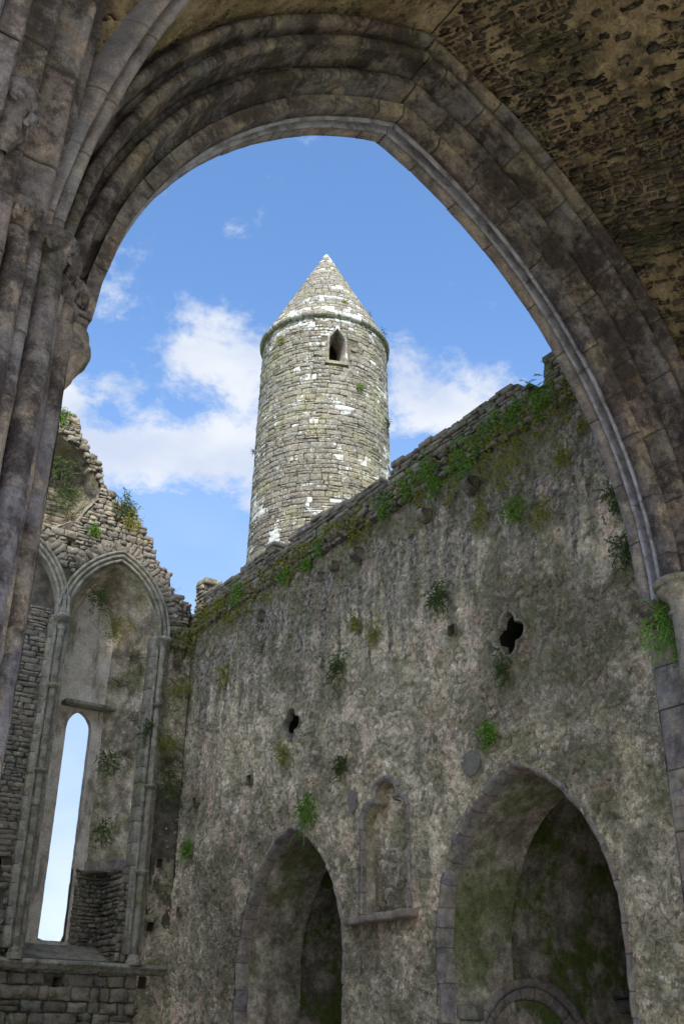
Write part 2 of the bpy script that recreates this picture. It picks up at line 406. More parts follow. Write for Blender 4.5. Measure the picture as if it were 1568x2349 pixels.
def m_tower(t):
    o = t.coord(); a, b, c3 = t.attr()
    c = t.ramp(a, [(0, (.17, .15, .115)), (.3, (.27, .25, .20)), (.55, (.225, .22, .195)), (.8, (.31, .275, .215)), (1, (.20, .19, .17))])
    ox, oy, oz = t.sep(o)
    c = t.mix(t.rng(t.noise(o, 3.0, 7, .65), .42, .66), c, (.20, .175, .125))
    low = t.rng(oz, 21.5, 15.5, 0, .55); c = t.mix(low, c, (.155, .125, .11))
    ye = t.rng(t.noise(t.map(o, loc=(2, 2, 2)), .9, 5, .6), .5, .62); c = t.mix(t.math('MULTIPLY', ye, .35), c, (.36, .34, .16))
    # pale crust lichen: whole stones in patches, and spots
    zone = t.noise(t.map(o, loc=(5.2, 1.1, 3.3)), .75, 4, .6)
    up = t.math('MULTIPLY', t.rng(oz, 27.6, 29.2, 0, 1), .13)
    pick = t.math('ADD', t.math('MULTIPLY', b, .26), t.math('ADD', zone, t.math('ADD', t.math('ADD', up, .07), t.math('MULTIPLY', t.rng(ox, 16.8, 19.0), t.rng(oz, 25.0, 23.0, 0, .24)))))
    nn = t.math('MULTIPLY_ADD', t.noise(o, 7, 7, .72), .62, pick)
    wh = t.rng(nn, 1.13, 1.19); c = t.mix(wh, c, (.66, .67, .63))
    sp = t.rng(t.noise(o, 14, 4, .7), .58, .63); c = t.mix(t.math('MULTIPLY', sp, .75), c, (.66, .66, .60))
    sp2 = t.rng(t.noise(t.map(o, loc=(1, 7, 1)), 36, 2, .7), .6, .66); c = t.mix(t.math('MULTIPLY', sp2, .55), c, (.58, .58, .53))
    br = t.rng(t.noise(t.map(o, loc=(6, 6, 6)), 5, 8, .72), .55, .66); c = t.mix(t.math('MULTIPLY', br, .6), c, (.15, .115, .07))
    fine = t.noise(o, 30, 6, .8); c = t.mix(1, c, t.ramp(fine, [(.25, (.5,)*3), (.75, (1.45,)*3)]), 'MULTIPLY')
    return c, t.noise(o, 9, 9, .72), .08, False
TOWER = material('lichened_tower_stone', m_tower)
def m_wall(t, lo=6.0, hi=11.0, pale=1.0, greeny=.7, hs=.14):
    """lime plaster flaking off rubble, streaked by rain"""
    o = t.coord(); ox, oy, oz = t.sep(o)
    ow = t.warp(o, 2.5, .25, 4); ow2 = t.warp(ow, 9, .06, 4)
    p = t.noise(ow, 2.3, 10, .66)                               # where plaster still sits
    ter = t.math('MULTIPLY', p, 8.0); fr = t.math('FRACT', ter); fl = t.math('FLOOR', ter)
    hgt = t.math('DIVIDE', t.math('ADD', fl, t.rng(fr, 0, .18)), 8.0)
    lump = t.math('SUBTRACT', 1.0, t.vor(t.map(ow2, (1, 1, 1.35)), 7.2)); lid = t.vor(t.map(ow2, (1, 1, 1.35)), 7.2, 'F1', 'Color'); la, lb_, lc = t.sep(lid)
    lump2 = t.math('SUBTRACT', 1.0, t.vor(ow2, 21))
    chip = t.noise(ow2, 9.5, 9, .74); fine = t.noise(o, 36, 7, .82)
    smoothp = t.rng(p, .54, .60)                                # smooth sheets of plaster
    rgh = t.math('SUBTRACT', 1.0, t.math('MULTIPLY', smoothp, .75))
    h = t.math('ADD', t.math('MULTIPLY', hgt, .75), t.math('MULTIPLY', rgh, t.math('ADD', t.math('MULTIPLY', lump, .26), t.math('ADD', t.math('MULTIPLY', lump2, .12), t.math('ADD', t.math('MULTIPLY', chip, .30), t.math('MULTIPLY', fine, .10))))))
    c = t.ramp(la, [(0, (.17, .15, .115)), (.2, (.38, .33, .245)), (.45, (.25, .23, .20)), (.7, (.52, .46, .34)), (.85, (.36, .29, .22)), (1, (.66, .62, .52))])
    pl = t.ramp(t.noise(t.map(o, loc=(6, 2, 9)), .42, 4, .55), [(.36, (.60, .52, .37)), (.47, (.56, .51, .41)), (.55, (.63, .54, .43)), (.62, (.68, .54, .44))])
    c = t.mix(t.rng(p, .47, .53), c, pl)
    c = t.mix(t.math('MULTIPLY', t.rng(lump, .52, .36), .30), c, (.16, .13, .095))  # relief shade painted in: gaps between lumps darkened by colour
    c = t.mix(t.math('MULTIPLY', t.rng(chip, .46, .39), .70), c, (.11, .09, .068))  # chip hollows darkened the same way, so the relief reads in flat light
    c = t.mix(t.math('MULTIPLY', t.rng(chip, .54, .60), .65), c, (.78, .72, .62))
    low = t.noise(t.map(o, loc=(2, 5, 5)), .36, 6, .62); c = t.mix(1, c, t.ramp(low, [(.38, (.52, .50, .47)), (.48, (.95, .94, .91)), (.58, (1.3, 1.27, 1.2))]), 'MULTIPLY')
    if pale != 1: c = t.mix(1, c, (pale, pale, pale), 'MULTIPLY')
    # dark weathering crust, heavier high up, running down in streaks
    st = t.noise(t.map(ow, (3.4, 3.4, .26)), 1, 6, .62); st2 = t.noise(t.map(o, (8, 8, .9)), 1, 6, .65)
    up = t.rng(oz, lo, hi, -.17, .15, False)
    k = t.math('ADD', t.math('ADD', t.math('MULTIPLY', st, .62), t.math('MULTIPLY', st2, .20)), t.math('ADD', t.math('MULTIPLY', low, .22), t.math('ADD', up, t.math('MULTIPLY', chip, .22))))
    crust = t.rng(k, .63, .69)
    crustc = t.mix(t.rng(chip, .42, .60), (.07, .06, .055), (.34, .30, .265))
    c = t.mix(t.math('MULTIPLY', crust, .84), c, crustc)
    gr = t.rng(t.math('ADD', t.noise(t.map(o, loc=(1, 6, 2)), .9, 8, .66), t.rng(oz, 9.2, 11.4, -.04, .22)), .54, .66)
    c = t.mix(t.math('MULTIPLY', gr, .62*greeny), c, (.135, .125, .045))
    gb = t.math('MULTIPLY', t.rng(oy, 10.3, 8.6), t.rng(t.noise(o, 2, 6, .6), .4, .6)); c = t.mix(t.math('MULTIPLY', gb, .5), c, (.10, .115, .05))
    c = t.mix(1, c, t.ramp(fine, [(.25, (.45,)*3), (.75, (1.6,)*3)]), 'MULTIPLY')
    wh = t.rng(t.noise(t.map(o, loc=(9, 9, 1)), 11, 4, .7), .67, .70); c = t.mix(t.math('MULTIPLY', wh, .6), c, (.75, .73, .68))
    c = t.mix(t.rng(fr, .0, .06, .5, 0), c, (.05, .042, .035))
    c = t.mix(1, c, (1.38, 1.33, 1.27), 'MULTIPLY')
    return c, t.math('SUBTRACT', h, .36), hs, True
WALL = material('flaking_plaster_wall', m_wall)
WALL_G = material('gable_plaster', lambda t: m_wall(t, 3, 16, .95, 1.2, .08))
def m_reveal(t, green=1.0, dark=1.0):
    o = t.coord(); ox, oy, oz = t.sep(o)
    c = t.ramp(t.noise(t.warp(o, 2, .2), 2.2, 9, .66), [(.3, (.10, .085, .06)), (.45, (.20, .165, .12)), (.55, (.30, .255, .20)), (.7, (.40, .35, .29))])
    c = t.mix(t.math('MULTIPLY', t.rng(t.noise(t.map(o, loc=(8, 2, 4)), 1.0, 8, .7), .48, .62), .75), c, (.07, .06, .042))
    g = t.rng(t.noise(t.map(o, loc=(3, 3, 8)), .75, 7, .68), .46, .6); c = t.mix(t.math('MULTIPLY', g, .75*green), c, (.085, .105, .025))
    fine = t.noise(o, 30, 5, .75); c = t.mix(1, c, t.ramp(fine, [(.25, (.6*dark,)*3), (.75, (1.3*dark,)*3)]), 'MULTIPLY')
    mid = t.noise(t.map(o, loc=(5, 1, 1)), 7, 9, .76); c = t.mix(1, c, t.ramp(mid, [(.34, (.55, .53, .50)), (.5, (1, 1, 1)), (.66, (1.42, 1.36, 1.28))]), 'MULTIPLY')
    fn_ = t.noise(o, 42, 6, .8); c = t.mix(1, c, t.ramp(fn_, [(.25, (.55,)*3), (.75, (1.45,)*3)]), 'MULTIPLY')
    return c, t.math('ADD', t.noise(o, 5, 9, .72), t.math('MULTIPLY', fine, .15)), .09, False
def m_panel(t):
    o = t.coord(); c = t.ramp(t.noise(o, 1.9, 9, .68), [(.34, (.42, .35, .26)), (.46, (.72, .62, .50)), (.6, (.85, .77, .67))])
    c = t.mix(t.math('MULTIPLY', t.rng(t.noise(t.map(o, (2, 2, .5), loc=(8, 2, 4)), 1.3, 8, .7), .5, .64), .7), c, (.16, .135, .09))
    fine = t.noise(o, 30, 6, .8); c = t.mix(1, c, t.ramp(fine, [(.25, (.5,)*3), (.75, (1.4,)*3)]), 'MULTIPLY')
    return c, t.noise(o, 6, 9, .72), .05, False
REVEAL = material('mossy_plaster_reveal', lambda t: m_reveal(t, .9, 2.5))
CHAPEL = material('algae_covered_plaster', lambda t: m_reveal(t, 1.8, 2.2))
SPLAY = material('window_splay_plaster', lambda t: m_reveal(t, .6, 2.5))
PANEL = material('pale_plaster', lambda t: m_panel(t))
def m_slate(t):
    o = t.coord(); a, b, c3 = t.attr()
    c = t.ramp(a, [(0, (.04, .03, .028)), (.35, (.10, .065, .053)), (.6, (.17, .12, .085)), (.8, (.07, .06, .058)), (1, (.30, .24, .17))])
    c = t.mix(t.rng(t.noise(o, 6, 8, .7), .48, .6), c, (.22, .17, .11))
    dk = t.rng(t.noise(t.map(o, loc=(7, 1, 2)), 1.25, 9, .72), .50, .62); c = t.mix(t.math('MULTIPLY', dk, .6), c, (.04, .033, .028))
    g = t.rng(t.noise(t.map(o, loc=(3, 1, 8)), .55, 7, .7), .48, .62); c = t.mix(t.math('MULTIPLY', g, .5), c, (.11, .12, .045))
    fine = t.noise(o, 30, 6, .8); c = t.mix(1, c, t.ramp(fine, [(.25, (.5,)*3), (.75, (1.5,)*3)]), 'MULTIPLY')
    return c, t.noise(o, 12, 9, .75), .05, False
def m_web(t):
    o = t.coord('UV'); q = t.coord()
    uv = t.warp(t.map(o, rot=(0, 0, R_(20))), 1.6, .22, 3)
    uv2 = t.warp(uv, 9, .045, 4)
    s1 = t.vor(t.map(uv2, (6.0, 17, 1)), 1.0, 'DISTANCE_TO_EDGE'); id1 = t.vor(t.map(uv2, (6.0, 17, 1)), 1.0, 'F1', 'Color')
    ir, ig, ib = t.sep(id1)
    exposed = t.rng(t.math('ADD', t.noise(q, .75, 6, .65), t.math('MULTIPLY', ir, .18)), .58, .66)   # plaster lost
    pocket = t.math('MULTIPLY', t.rng(s1, .05, .2), t.math('MULTIPLY', exposed, t.rng(ig, .30, .42)))
    tan = t.ramp(t.noise(q, 2.3, 9, .68), [(.3, (.14, .105, .065)), (.45, (.30, .23, .145)), (.6, (.46, .37, .25)), (.75, (.60, .52, .40))])
    slate = t.ramp(ib, [(0, (.035, .026, .025)), (.5, (.10, .064, .055)), (.8, (.065, .06, .062)), (1, (.19, .14, .10))])
    c = t.mix(1, t.mix(pocket, tan, slate), (.98, .90, .80), 'MULTIPLY')
    g = t.rng(t.noise(t.map(q, loc=(3, 1, 8)), .55, 7, .7), .46, .62); c = t.mix(t.math('MULTIPLY', g, .45), c, (.13, .125, .045))
    dk = t.rng(t.noise(t.map(q, loc=(7, 1, 2)), 1.25, 9, .72), .50, .62); c = t.mix(t.math('MULTIPLY', dk, .72), c, (.045, .037, .03))
    wh = t.rng(t.noise(t.map(q, loc=(4, 4, 1)), 7, 6, .7), .65, .7); c = t.mix(t.math('MULTIPLY', wh, .5), c, (.42, .38, .32))
    fine = t.noise(q, 26, 7, .8); c = t.mix(1, c, t.ramp(fine, [(.25, (.4,)*3), (.75, (1.6,)*3)]), 'MULTIPLY')
    h = t.math('SUBTRACT', t.math('ADD', t.math('MULTIPLY', t.noise(q, 7, 9, .72), .6), t.math('MULTIPLY', fine, .1)), t.math('MULTIPLY', pocket, .5))
    return c, t.math('SUBTRACT', h, -.1), .15, True
WEB = material('rubble_vault', m_web)
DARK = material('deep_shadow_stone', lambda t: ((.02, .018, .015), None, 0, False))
def m_leaf(cols):
    def f(t):
        a, b, c3 = t.attr(); return t.ramp(a, [(i/(len(cols)-1), c) for i, c in enumerate(cols)]), None, 0, False
    return f
LEAF = material('fern_leaf', m_leaf([(.06, .15, .025), (.13, .28, .035), (.22, .38, .05), (.09, .19, .04)]), .6)
MOSS = material('olive_leaf', m_leaf([(.16, .17, .03), (.28, .30, .05), (.38, .34, .08), (.13, .18, .04)]), .8)
DRY = material('dry_stem', m_leaf([(.11, .08, .05), (.17, .125, .075), (.10, .055, .04), (.14, .13, .06)]), .8)
DGREEN = material('dark_leaf', m_leaf([(.05, .085, .025), (.09, .14, .04), (.12, .17, .045), (.07, .09, .035)]), .7)
def m_ground(t):
    o = t.coord()
    g = t.ramp(t.noise(o, 3, 8, .7), [(.3, (.05, .09, .02)), (.7, (.12, .17, .05))])
    s = t.ramp(t.noise(o, 40, 4, .7), [(.3, (.42, .385, .33)), (.7, (.62, .58, .50))])  # gravel made pale to bounce light up into vault and recesses
    ox, oy, oz = t.sep(o)
    inside = t.math('MULTIPLY', t.math('LESS_THAN', t.math('ABSOLUTE', t.math('SUBTRACT', ox, 4)), 9.5), t.math('LESS_THAN', t.math('ABSOLUTE', t.math('SUBTRACT', oy, 6)), 26))
    return t.mix(inside, g, s), t.noise(o, 25, 5, .7), .02, False
GROUND = material('gravel_and_grass', m_ground)

# ================================================================== SETTING
g = mesh_obj('ground', [(-400, -400, 0), (400, -400, 0), (400, 400, 0), (-400, 400, 0)], [(0, 1, 2, 3)], GROUND); g['kind'] = 'structure'

# ------------------------------------------------------------------ crossing arch geometry
XC = 5.95
ARC = {-1: (2.132, 5.766, 6.98), 1: (1.828, 5.95, 6.66)}      # eccentricity, radius, springing height of either half
SA = {k: v[1]*math.acos(v[0]/v[1]) for k, v in ARC.items()}
SARC = SA[-1]
def arch_xy(side, s, r):
    """s along from springing (negative = metres down the jamb, SARC = apex), r outward offset"""
    s = np.asarray(s, float); r = np.asarray(r, float); e, R, zs = ARC[-1 if side < 0 else 1]
    t = np.clip(s/SARC, 0, 1)*np.arccos(e/(R+r))
    x = e-(R+r)*np.cos(t); z = np.where(s < 0, zs+s, zs+(R+r)*np.sin(t))
    return (XC+x if side < 0 else XC-x), z
XL, XR = 2.316, 10.07                           # jamb faces
KD = 7.9                                        # the diagonal x+y=KD through the corner pier
def T_id(V): return V
def T_west(V): V = np.asarray(V, float); return np.stack([KD-V[:, 1], KD-V[:, 0], V[:, 2]], 1)
def jflag(ns, npf, rs):
    a, b, c = rs.random(), rs.random(), rs.random()*.9; R = np.tile([a, b, c], ((ns-1)*(npf-1), 1)); k = npf-1
    R[:k, 2] = 1; R[-k:, 2] = 1
    return R
def T_nave(V): V = T_west(V); V[:, 0] += .42; return V
def sweep(mb, prof, side, s0, s1, seed=0, T=T_id, blk=.55, wear=.008, joint=.012, mirror=False, jit=.004, step=.09):
    prof = np.array(prof, float); rs = random.Random(seed*7+1 if side < 0 else seed*7+2)
    s = s0; n = 0
    while s < s1-.02:
        e = min(s1, s+blk*rs.uniform(.75, 1.3))
        if s1-e < .2: e = s1
        k = max(2, int((e-s)/step)); ss = np.concatenate([[s, s+.011], np.linspace(s+.03, e-.03, k), [e-.011, e]])
        rec = np.zeros(len(ss)); rec[0] = rec[-1] = joint; rec[1] = rec[-2] = 0.0
        dr, dy = rs.gauss(0, jit), rs.gauss(0, jit)
        Sg, Rg = np.meshgrid(ss, prof[:, 0], indexing='ij'); _, Yg = np.meshgrid(ss, prof[:, 1], indexing='ij')
        Rg = Rg+dr+rec[:, None]; Yg = Yg+dy+rec[:, None]
        x, z = arch_xy(side, Sg, Rg); V = np.stack([x, Yg, z], -1).reshape(-1, 3)
        wn = np.stack([fbm(V+q*7.7, 5.5, 3, 5+q) for q in range(3)], 1)*wear; V = V+wn
        V = T(V); fl = (side < 0) ^ (T is T_nave)
        uv = np.stack([Sg.ravel(), (Rg-Yg).ravel()], 1)
        F = grid_faces(len(ss), len(prof), flip=fl)
        mb.add(V, F, jflag(len(ss), len(prof), rs), uv); s = e; n += 1
# mouldings: (r, y) seen in section
P_SOF = [(1.3, 8.0), (.03, 8.0), (0, 7.97), (0, 7.815), (.035, 7.81), (.035, 7.79)]
P_FIL = [(.035, 7.79), (-.025, 7.785), (-.025, 7.758), (.03, 7.752), (.13, 7.735), (.155, 7.70), (.13, 7.665), (.02, 7.648), (-.025, 7.64), (-.025, 7.614), (.03, 7.608), (.03, 7.59)]
P_INNER = [(.03, 7.59), (0, 7.585), (0, 7.43), (.01, 7.415), (.135, 7.40), (.15, 7.385)]
def roll(c, R, a0, a1, n=9):
    return [(c[0]+R*math.cos(R_(a)), c[1]+R*math.sin(R_(a))) for a in np.linspace(a0, a1, n)]
P_MID = [(.15, 7.385), (.16, 7.45), (.20, 7.47), (.235, 7.42), (.255, 7.25), (.255, 7.20), (.27, 7.175), (.31, 7.16), (.36, 7.165), (.385, 7.18), (.395, 7.27), (.43, 7.31), (.475, 7.28)]
P_OUT = [(.475, 7.28), (.485, 7.1), (.49, 6.98), (.475, 6.95), (.47, 6.90), (.485, 6.865), (.53, 6.85), (.57, 6.855), (.585, 6.87), (.60, 6.98), (.64, 7.01), (.675, 6.98)]
P_HOOD = [(.675, 6.98), (.685, 6.90), (.675, 6.83), (.695, 6.80)] + roll((.745, 6.79), .045, 200, 350, 6) + [(.80, 6.81), (.82, 6.85), (.85, 6.87), (.90, 6.93)]

def m_skylit(t):
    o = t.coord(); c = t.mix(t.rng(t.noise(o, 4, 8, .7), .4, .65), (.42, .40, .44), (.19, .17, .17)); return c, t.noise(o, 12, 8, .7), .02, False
SKYLIT = material('skylit_soffit_stone', m_skylit)  # sky light caught by the fillets, painted in as a paler stone colour
arch = thing('crossing_arch', 'great pointed stone arch with moulded orders framing the sky and the round tower', 'arch', (XC, 7.4, 0))
def build_arch(par, T, lo_left, lo_right, seed, both=True):
    for nm, pr, m, zl in (('inner_order', P_INNER, ASH, .35), ('soffit', P_SOF, PURP, .35), ('soffit_fillet', P_FIL, SKYLIT, .35), ('middle_order', P_MID, ASH_D, -7), ('outer_order', P_OUT, ASH_D, -7), ('hood_mould', P_HOOD, ASH_D, -.4)):
        mb = MB()
        for side in ((-1, 1) if both else (-1,)):
            s0 = zl if zl != .35 else (.40 if side < 0 else .0)
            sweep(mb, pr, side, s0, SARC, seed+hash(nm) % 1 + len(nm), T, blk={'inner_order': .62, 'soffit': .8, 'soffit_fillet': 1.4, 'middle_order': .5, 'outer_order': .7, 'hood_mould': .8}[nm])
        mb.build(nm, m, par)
P_CORE = [(1.4, 7.9), (.14, 7.9), (.14, 7.5), (.18, 7.53), (.30, 7.45), (.33, 7.28), (.38, 7.34), (.52, 7.36), (.54, 7.0), (.62, 7.06), (.72, 7.04), (.74, 6.92), (1.2, 7.0)]
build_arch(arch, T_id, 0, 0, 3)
for par_, T_ in ((arch, T_id),):
    mb = MB()
    for side in (-1, 1): sweep(mb, P_CORE, side, -6.5, SARC+.0, 50, T_, .5, 0, 0, jit=0, step=.2)
    mb.build('core', MORT, par_)
# jambs below the springing of the inner order
P_JAMB = [(1.3, 8.0), (.20, 8.0), (.185, 7.97), (.185, 7.5), (.195, 7.42), (.24, 7.385), (.24, 7.3)]
P_JAMBR = [(1.3, 8.0), (.13, 8.0), (.115, 7.97), (.115, 7.5), (.125, 7.42), (.155, 7.36)]
mb = MB()
sweep(mb, P_JAMB, -1, -7, .5, 21, T_id, .6); mb.build('jamb', ASH, arch); mb = MB(); sweep(mb, P_JAMBR, 1, -6.6, .0, 21, T_id, .6); mb.build('jamb', PURP, arch)
def capital(par, c, rt, rb, z0, z1, mat=ASH, name='corbel_capital', leafy=False, n=28):
    mb = MB(); H = z1-z0
    pr = [(rb*.25, z0-H*.25), (rb*.7, z0-H*.05), (rb, z0+.02), (rb+.02, z0+.05), (rb, z0+.09), (rb*.96, z0+H*.25), (rb+(rt-rb)*.35, z0+H*.5), (rt*.93, z0+H*.66), (rt*.9, z0+H*.70), (rt, z0+H*.76), (rt*1.02, z0+H*.84), (rt*.98, z0+H*.92), (rt*.9, z0+H*.95), (rt*.86, z1), (0.01, z1+.01)]
    P = smooth_prof(pr, 1); lathe(mb, c, P, n, jit=.010)
    o = mb.build(name, mat, par)
    if leafy:
        ml = MB()
        rl = random.Random(int(c[0]*100))
        for k in range(14):
            a = 2*math.pi*k/14+rl.gauss(0, .15); cx, cy = c[0]+math.cos(a)*rt*.86, c[1]+math.sin(a)*rt*.86
            kr = rl.uniform(.025, .055); kz = z0+H*rl.uniform(.35, .8); A = np.linspace(0, math.pi, 11); B = np.linspace(0, 2*math.pi, 16, endpoint=False); V = []
            for p in A:
                for q in B: V.append((cx+kr*math.sin(p)*math.cos(q), cy+kr*math.sin(p)*math.sin(q), kz+kr*1.2*math.cos(p)+.02*math.cos(3*q)))
            V = np.array(V); V += np.stack([fbm(V, 16, 2, 60+i) for i in range(3)], 1)*.03
            ml.add(V, [(i*16+j, (i+1)*16+j, (i+1)*16+(j+1) % 16, i*16+(j+1) % 16) for i in range(10) for j in range(16)])
        ml.build('carved_leaf', ASH_D, o)
    return o
mb = MB(); lathe(mb, (XL-.20, 7.66), [(.06, 6.70), (.15, 6.75), (.19, 6.82), (.205, 6.88), (.20, 6.90), (.225, 6.92), (.26, 6.99), (.285, 7.01), (.285, 7.04), (.30, 7.05), (.315, 7.09), (.31, 7.14), (.285, 7.165), (.27, 7.17), (.27, 7.20), (.285, 7.22), (.28, 7.27), (.245, 7.29), (.235, 7.36), (.01, 7.40)], 34, jit=.010)
mb.build('corbel_capital', ASH, arch)
capital(arch, (XR+.13, 7.86), .24, .15, 6.42, 6.68)
mb = MB(); box(mb, XL-.30, XL-.005, 7.44, 7.98, 7.33, 7.41, .0, .01); mb.build('impost_block', ASH, arch); mb = MB(); box(mb, XR+.005, XR+.25, 7.44, 7.98, 6.60, 6.67, .0, .01); mb.build('impost_block', ASH, arch)
mb = MB(); box(mb, XR+.08, XR+.26, 7.72, 7.95, 4.15, 4.35, .01, .02); mb.build('small_bracket', PURP, arch)

# nave arch overhead (the same mouldings turned about the diagonal)
nave = thing('nave_arch', 'moulded arch rising steeply at the far left beside the diagonal rib', 'arch', (.2, 1.74, 0))
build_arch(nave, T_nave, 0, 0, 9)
mb = MB(); sweep(mb, P_CORE, -1, -6.5, SARC, 50, T_nave, .5, 0, 0, jit=0, step=.2); sweep(mb, P_CORE, 1, -6.5, SARC, 50, T_nave, .5, 0, 0, jit=0, step=.2); mb.build('core', MORT, nave)
mb = MB(); sweep(mb, P_JAMB, -1, -7, .5, 23, T_nave, .6); mb.build('jamb', ASH, nave); mb = MB(); sweep(mb, P_JAMBR, 1, -6.6, .05, 24, T_nave, .6); mb.build('jamb', ASH, nave)
capital(nave, (1.0, 5.78), .17, .10, 7.35, 7.85, ASH_D, 'carved_capital', True)

# corner pier with its clustered shafts
def shaft(mb, x, y, r, z0, z1, seed=0, rings=()):
    rs = random.Random(seed); z = z0
    while z < z1-.05:
        e = min(z1, z+rs.uniform(.7, 1.3));
        if z1-e < .3: e = z1
        rr_ = r+rs.gauss(0, .003); zz_ = np.concatenate([[z, z+.012], np.linspace(z+.03, e-.03, max(2, int((e-z)/.15))), [e-.012, e]])
        pr = [(rr_-(.010 if i in (0, len(zz_)-1) else 0), q) for i, q in enumerate(zz_)]
        lathe(mb, (x, y), pr, 18, r=[rs.random(), rs.random(), rs.random()], jit=.009); z = e
pier = thing('crossing_pier', 'clustered stone pier with leaf capitals at the left edge under the ribs', 'pier', (1.3, 6.6, 0))
core = MB()
cp = [(1.85, 6.9), (1.70, 6.72), (1.72, 6.60), (1.60, 6.46), (1.46, 6.40), (1.40, 6.22), (1.24, 6.24), (1.16, 6.12), (1.0, 6.05), (.9, 6.9)]
zs = np.linspace(0, 6.95, 50); V = np.array([(x, y, z) for x, y in smooth_prof(cp, 1) for z in zs]); V += np.stack([fbm(V, 4, 3, i) for i in range(3)], 1)*.012
core.add(V, grid_faces(len(V)//50, 50)); core.build('core', ASH, pier)
for (x, y, r) in ((1.60, 6.30, .105), (1.84, 6.62, .095), (1.28, 6.06, .095), (1.98, 7.0, .07), (.9, 5.92, .07), (1.73, 6.47, .05), (1.43, 6.17, .05)):
    mb = MB(); shaft(mb, x, y, r, 0, 6.75, int(x*100)); mb.build('shaft', ASH_D if r > .08 else ASH, pier)
capital(pier, (1.58, 6.33), .22, .12, 6.72, 7.12, ASH_D, 'leaf_capital', True)
capital(pier, (1.86, 6.66), .16, .10, 6.74, 7.04, ASH_D, 'leaf_capital', True)
capital(pier, (1.24, 6.06), .18, .10, 6.74, 7.06, ASH_D, 'leaf_capital', True)
pier2 = thing('crossing_pier', 'stone pier with one round shaft and bell capital where the arch lands at right', 'pier', (10.9, 7.3, 0))
mb = MB(); shaft(mb, 9.98, 7.26, .155, 0, 6.35, 5); mb.build('shaft', LIME, pier2)
mb = MB(); lathe(mb, (9.99, 7.26), [(.15, 6.26), (.155, 6.30), (.19, 6.31), (.195, 6.34), (.165, 6.36), (.17, 6.42), (.20, 6.50), (.26, 6.56), (.30, 6.585), (.31, 6.62), (.285, 6.64), (.29, 6.655), (.335, 6.66), (.345, 6.69), (.33, 6.73), (.28, 6.75), (.01, 6.77)], 34, jit=.008)
mb.build('bell_capital', LIME, pier2)
mb = MB(); shaft(mb, 10.62, 6.75, .12, 0, 6.7, 6); mb.build('shaft', ASH_D, pier2)
capital(pier2, (10.62, 6.75), .22, .13, 6.6, 7.0, ASH_D, 'bell_capital')
mb = MB(); box(mb, 10.85, 12.5, 5.2, 8.55, 0, 7.6, .01, .03, n=0); mb.build('core', ASH, pier2)

# ------------------------------------------------------------------ crossing vault
vault = thing('crossing_vault', 'rough rubble vault with patches of plaster filling the upper right corner', 'vault', (6.16, 1.74, 6.5))
def web(T, name, near=True):
    ns, nv = (430, 190) if near else (60, 30)
    S_ = np.linspace(-.3, SARC, ns); V = []; U = []
    for side in (-1, 1):
        x, z = arch_xy(side, S_, np.full(ns, .865)); xm = x if side < 0 else 2*XC-x
        yend = KD-xm-.05
        tt = np.linspace(0, 1, nv); Yg = 6.90+(yend[:, None]-6.90)*tt[None]
        Vg = np.stack([np.repeat(x[:, None], nv, 1), Yg, np.repeat(z[:, None], nv, 1)], -1).reshape(-1, 3)
        Vg[:, 2] += .05*fbm(Vg, .8, 2, 4)
        Vg = T(Vg); V.append(Vg); U.append(np.stack([Yg.ravel(), np.repeat((S_*1.15 if side < 0 else 17-S_*1.15)[:, None], nv, 1).ravel()], 1))
    F = grid_faces(ns, nv, flip=(T is T_west)) + [tuple(i+ns*nv for i in f) for f in grid_faces(ns, nv, flip=not (T is T_west))]
    mesh_obj(name, np.concatenate(V), F, WEB, vault, np.concatenate(U), np.full((len(F), 3), .5))
web(T_id, 'web')
def mp_web(th):
    def f(u, v, d):
        c_, s_ = math.cos(th), math.sin(th); yy = np.asarray(u)*c_-np.asarray(v)*s_; a = np.asarray(u)*s_+np.asarray(v)*c_
        x, z = arch_xy(1, a/1.15, .865-np.asarray(d)+0*a); return np.stack([x, yy, z], -1)
    return f
th_ = R_(20); c_, s_ = math.cos(th_), math.sin(th_)
def to_uv(y, a): return (y*c_+a*s_, -y*s_+a*c_)
mb = MB(); reg = [to_uv(y, a) for y, a in ((6.88, .6), (6.88, SARC*1.15-.05), (2.6, SARC*1.15-.05), (3.6, 5.4), (5.4, 3.2), (6.3, .6))]
us, vs_ = [p[0] for p in reg], [p[1] for p in reg]
def slates(seed, hrow, wst, lim, off, rel):
    m0 = MB(); stones(m0, lambda u, v, d: mp_web(th_)(u, v, d+off), min(us), max(us), min(vs_), max(vs_), hrow, wst, keep=reg, relief=rel, rough=.016, depth=.06, gap=.012, seed=seed)
    V = np.concatenate(m0.V); k = 0; rs = random.Random(seed)
    for Vp in m0.V:
        n_ = fbm(Vp.mean(0)[None], .8, 3, 21)[0]*.9+rs.gauss(0, .22)
        if n_ > lim:
            F = grid_faces(5, 5); idx = [i*5+j for i, j in [(i, 0) for i in range(5)]+[(4, j) for j in range(1, 5)]+[(i, 4) for i in range(3, -1, -1)]+[(0, j) for j in range(3, 0, -1)]]
            mb.add(Vp+np.array([0, 0, rs.gauss(0, .008)]), [f[::-1] for f in F]+[(idx[(q+1) % 16], 25+(q+1) % 16, 25+q, idx[q]) for q in range(16)], [rs.random() for _ in range(3)])
slates(61, .066, .17, -.22, -.002, .024)
mb.build('slate_rubble', material('vault_slate', lambda t: m_slate(t)), vault)
web(T_west, 'web', True)
C2 = 2*1.74
web(lambda V: np.stack([V[:, 0], C2-V[:, 1], V[:, 2]], 1), 'web', False)
web(lambda V: np.stack([2*XC-(KD-V[:, 1]), KD-V[:, 0], V[:, 2]], 1), 'web', False)
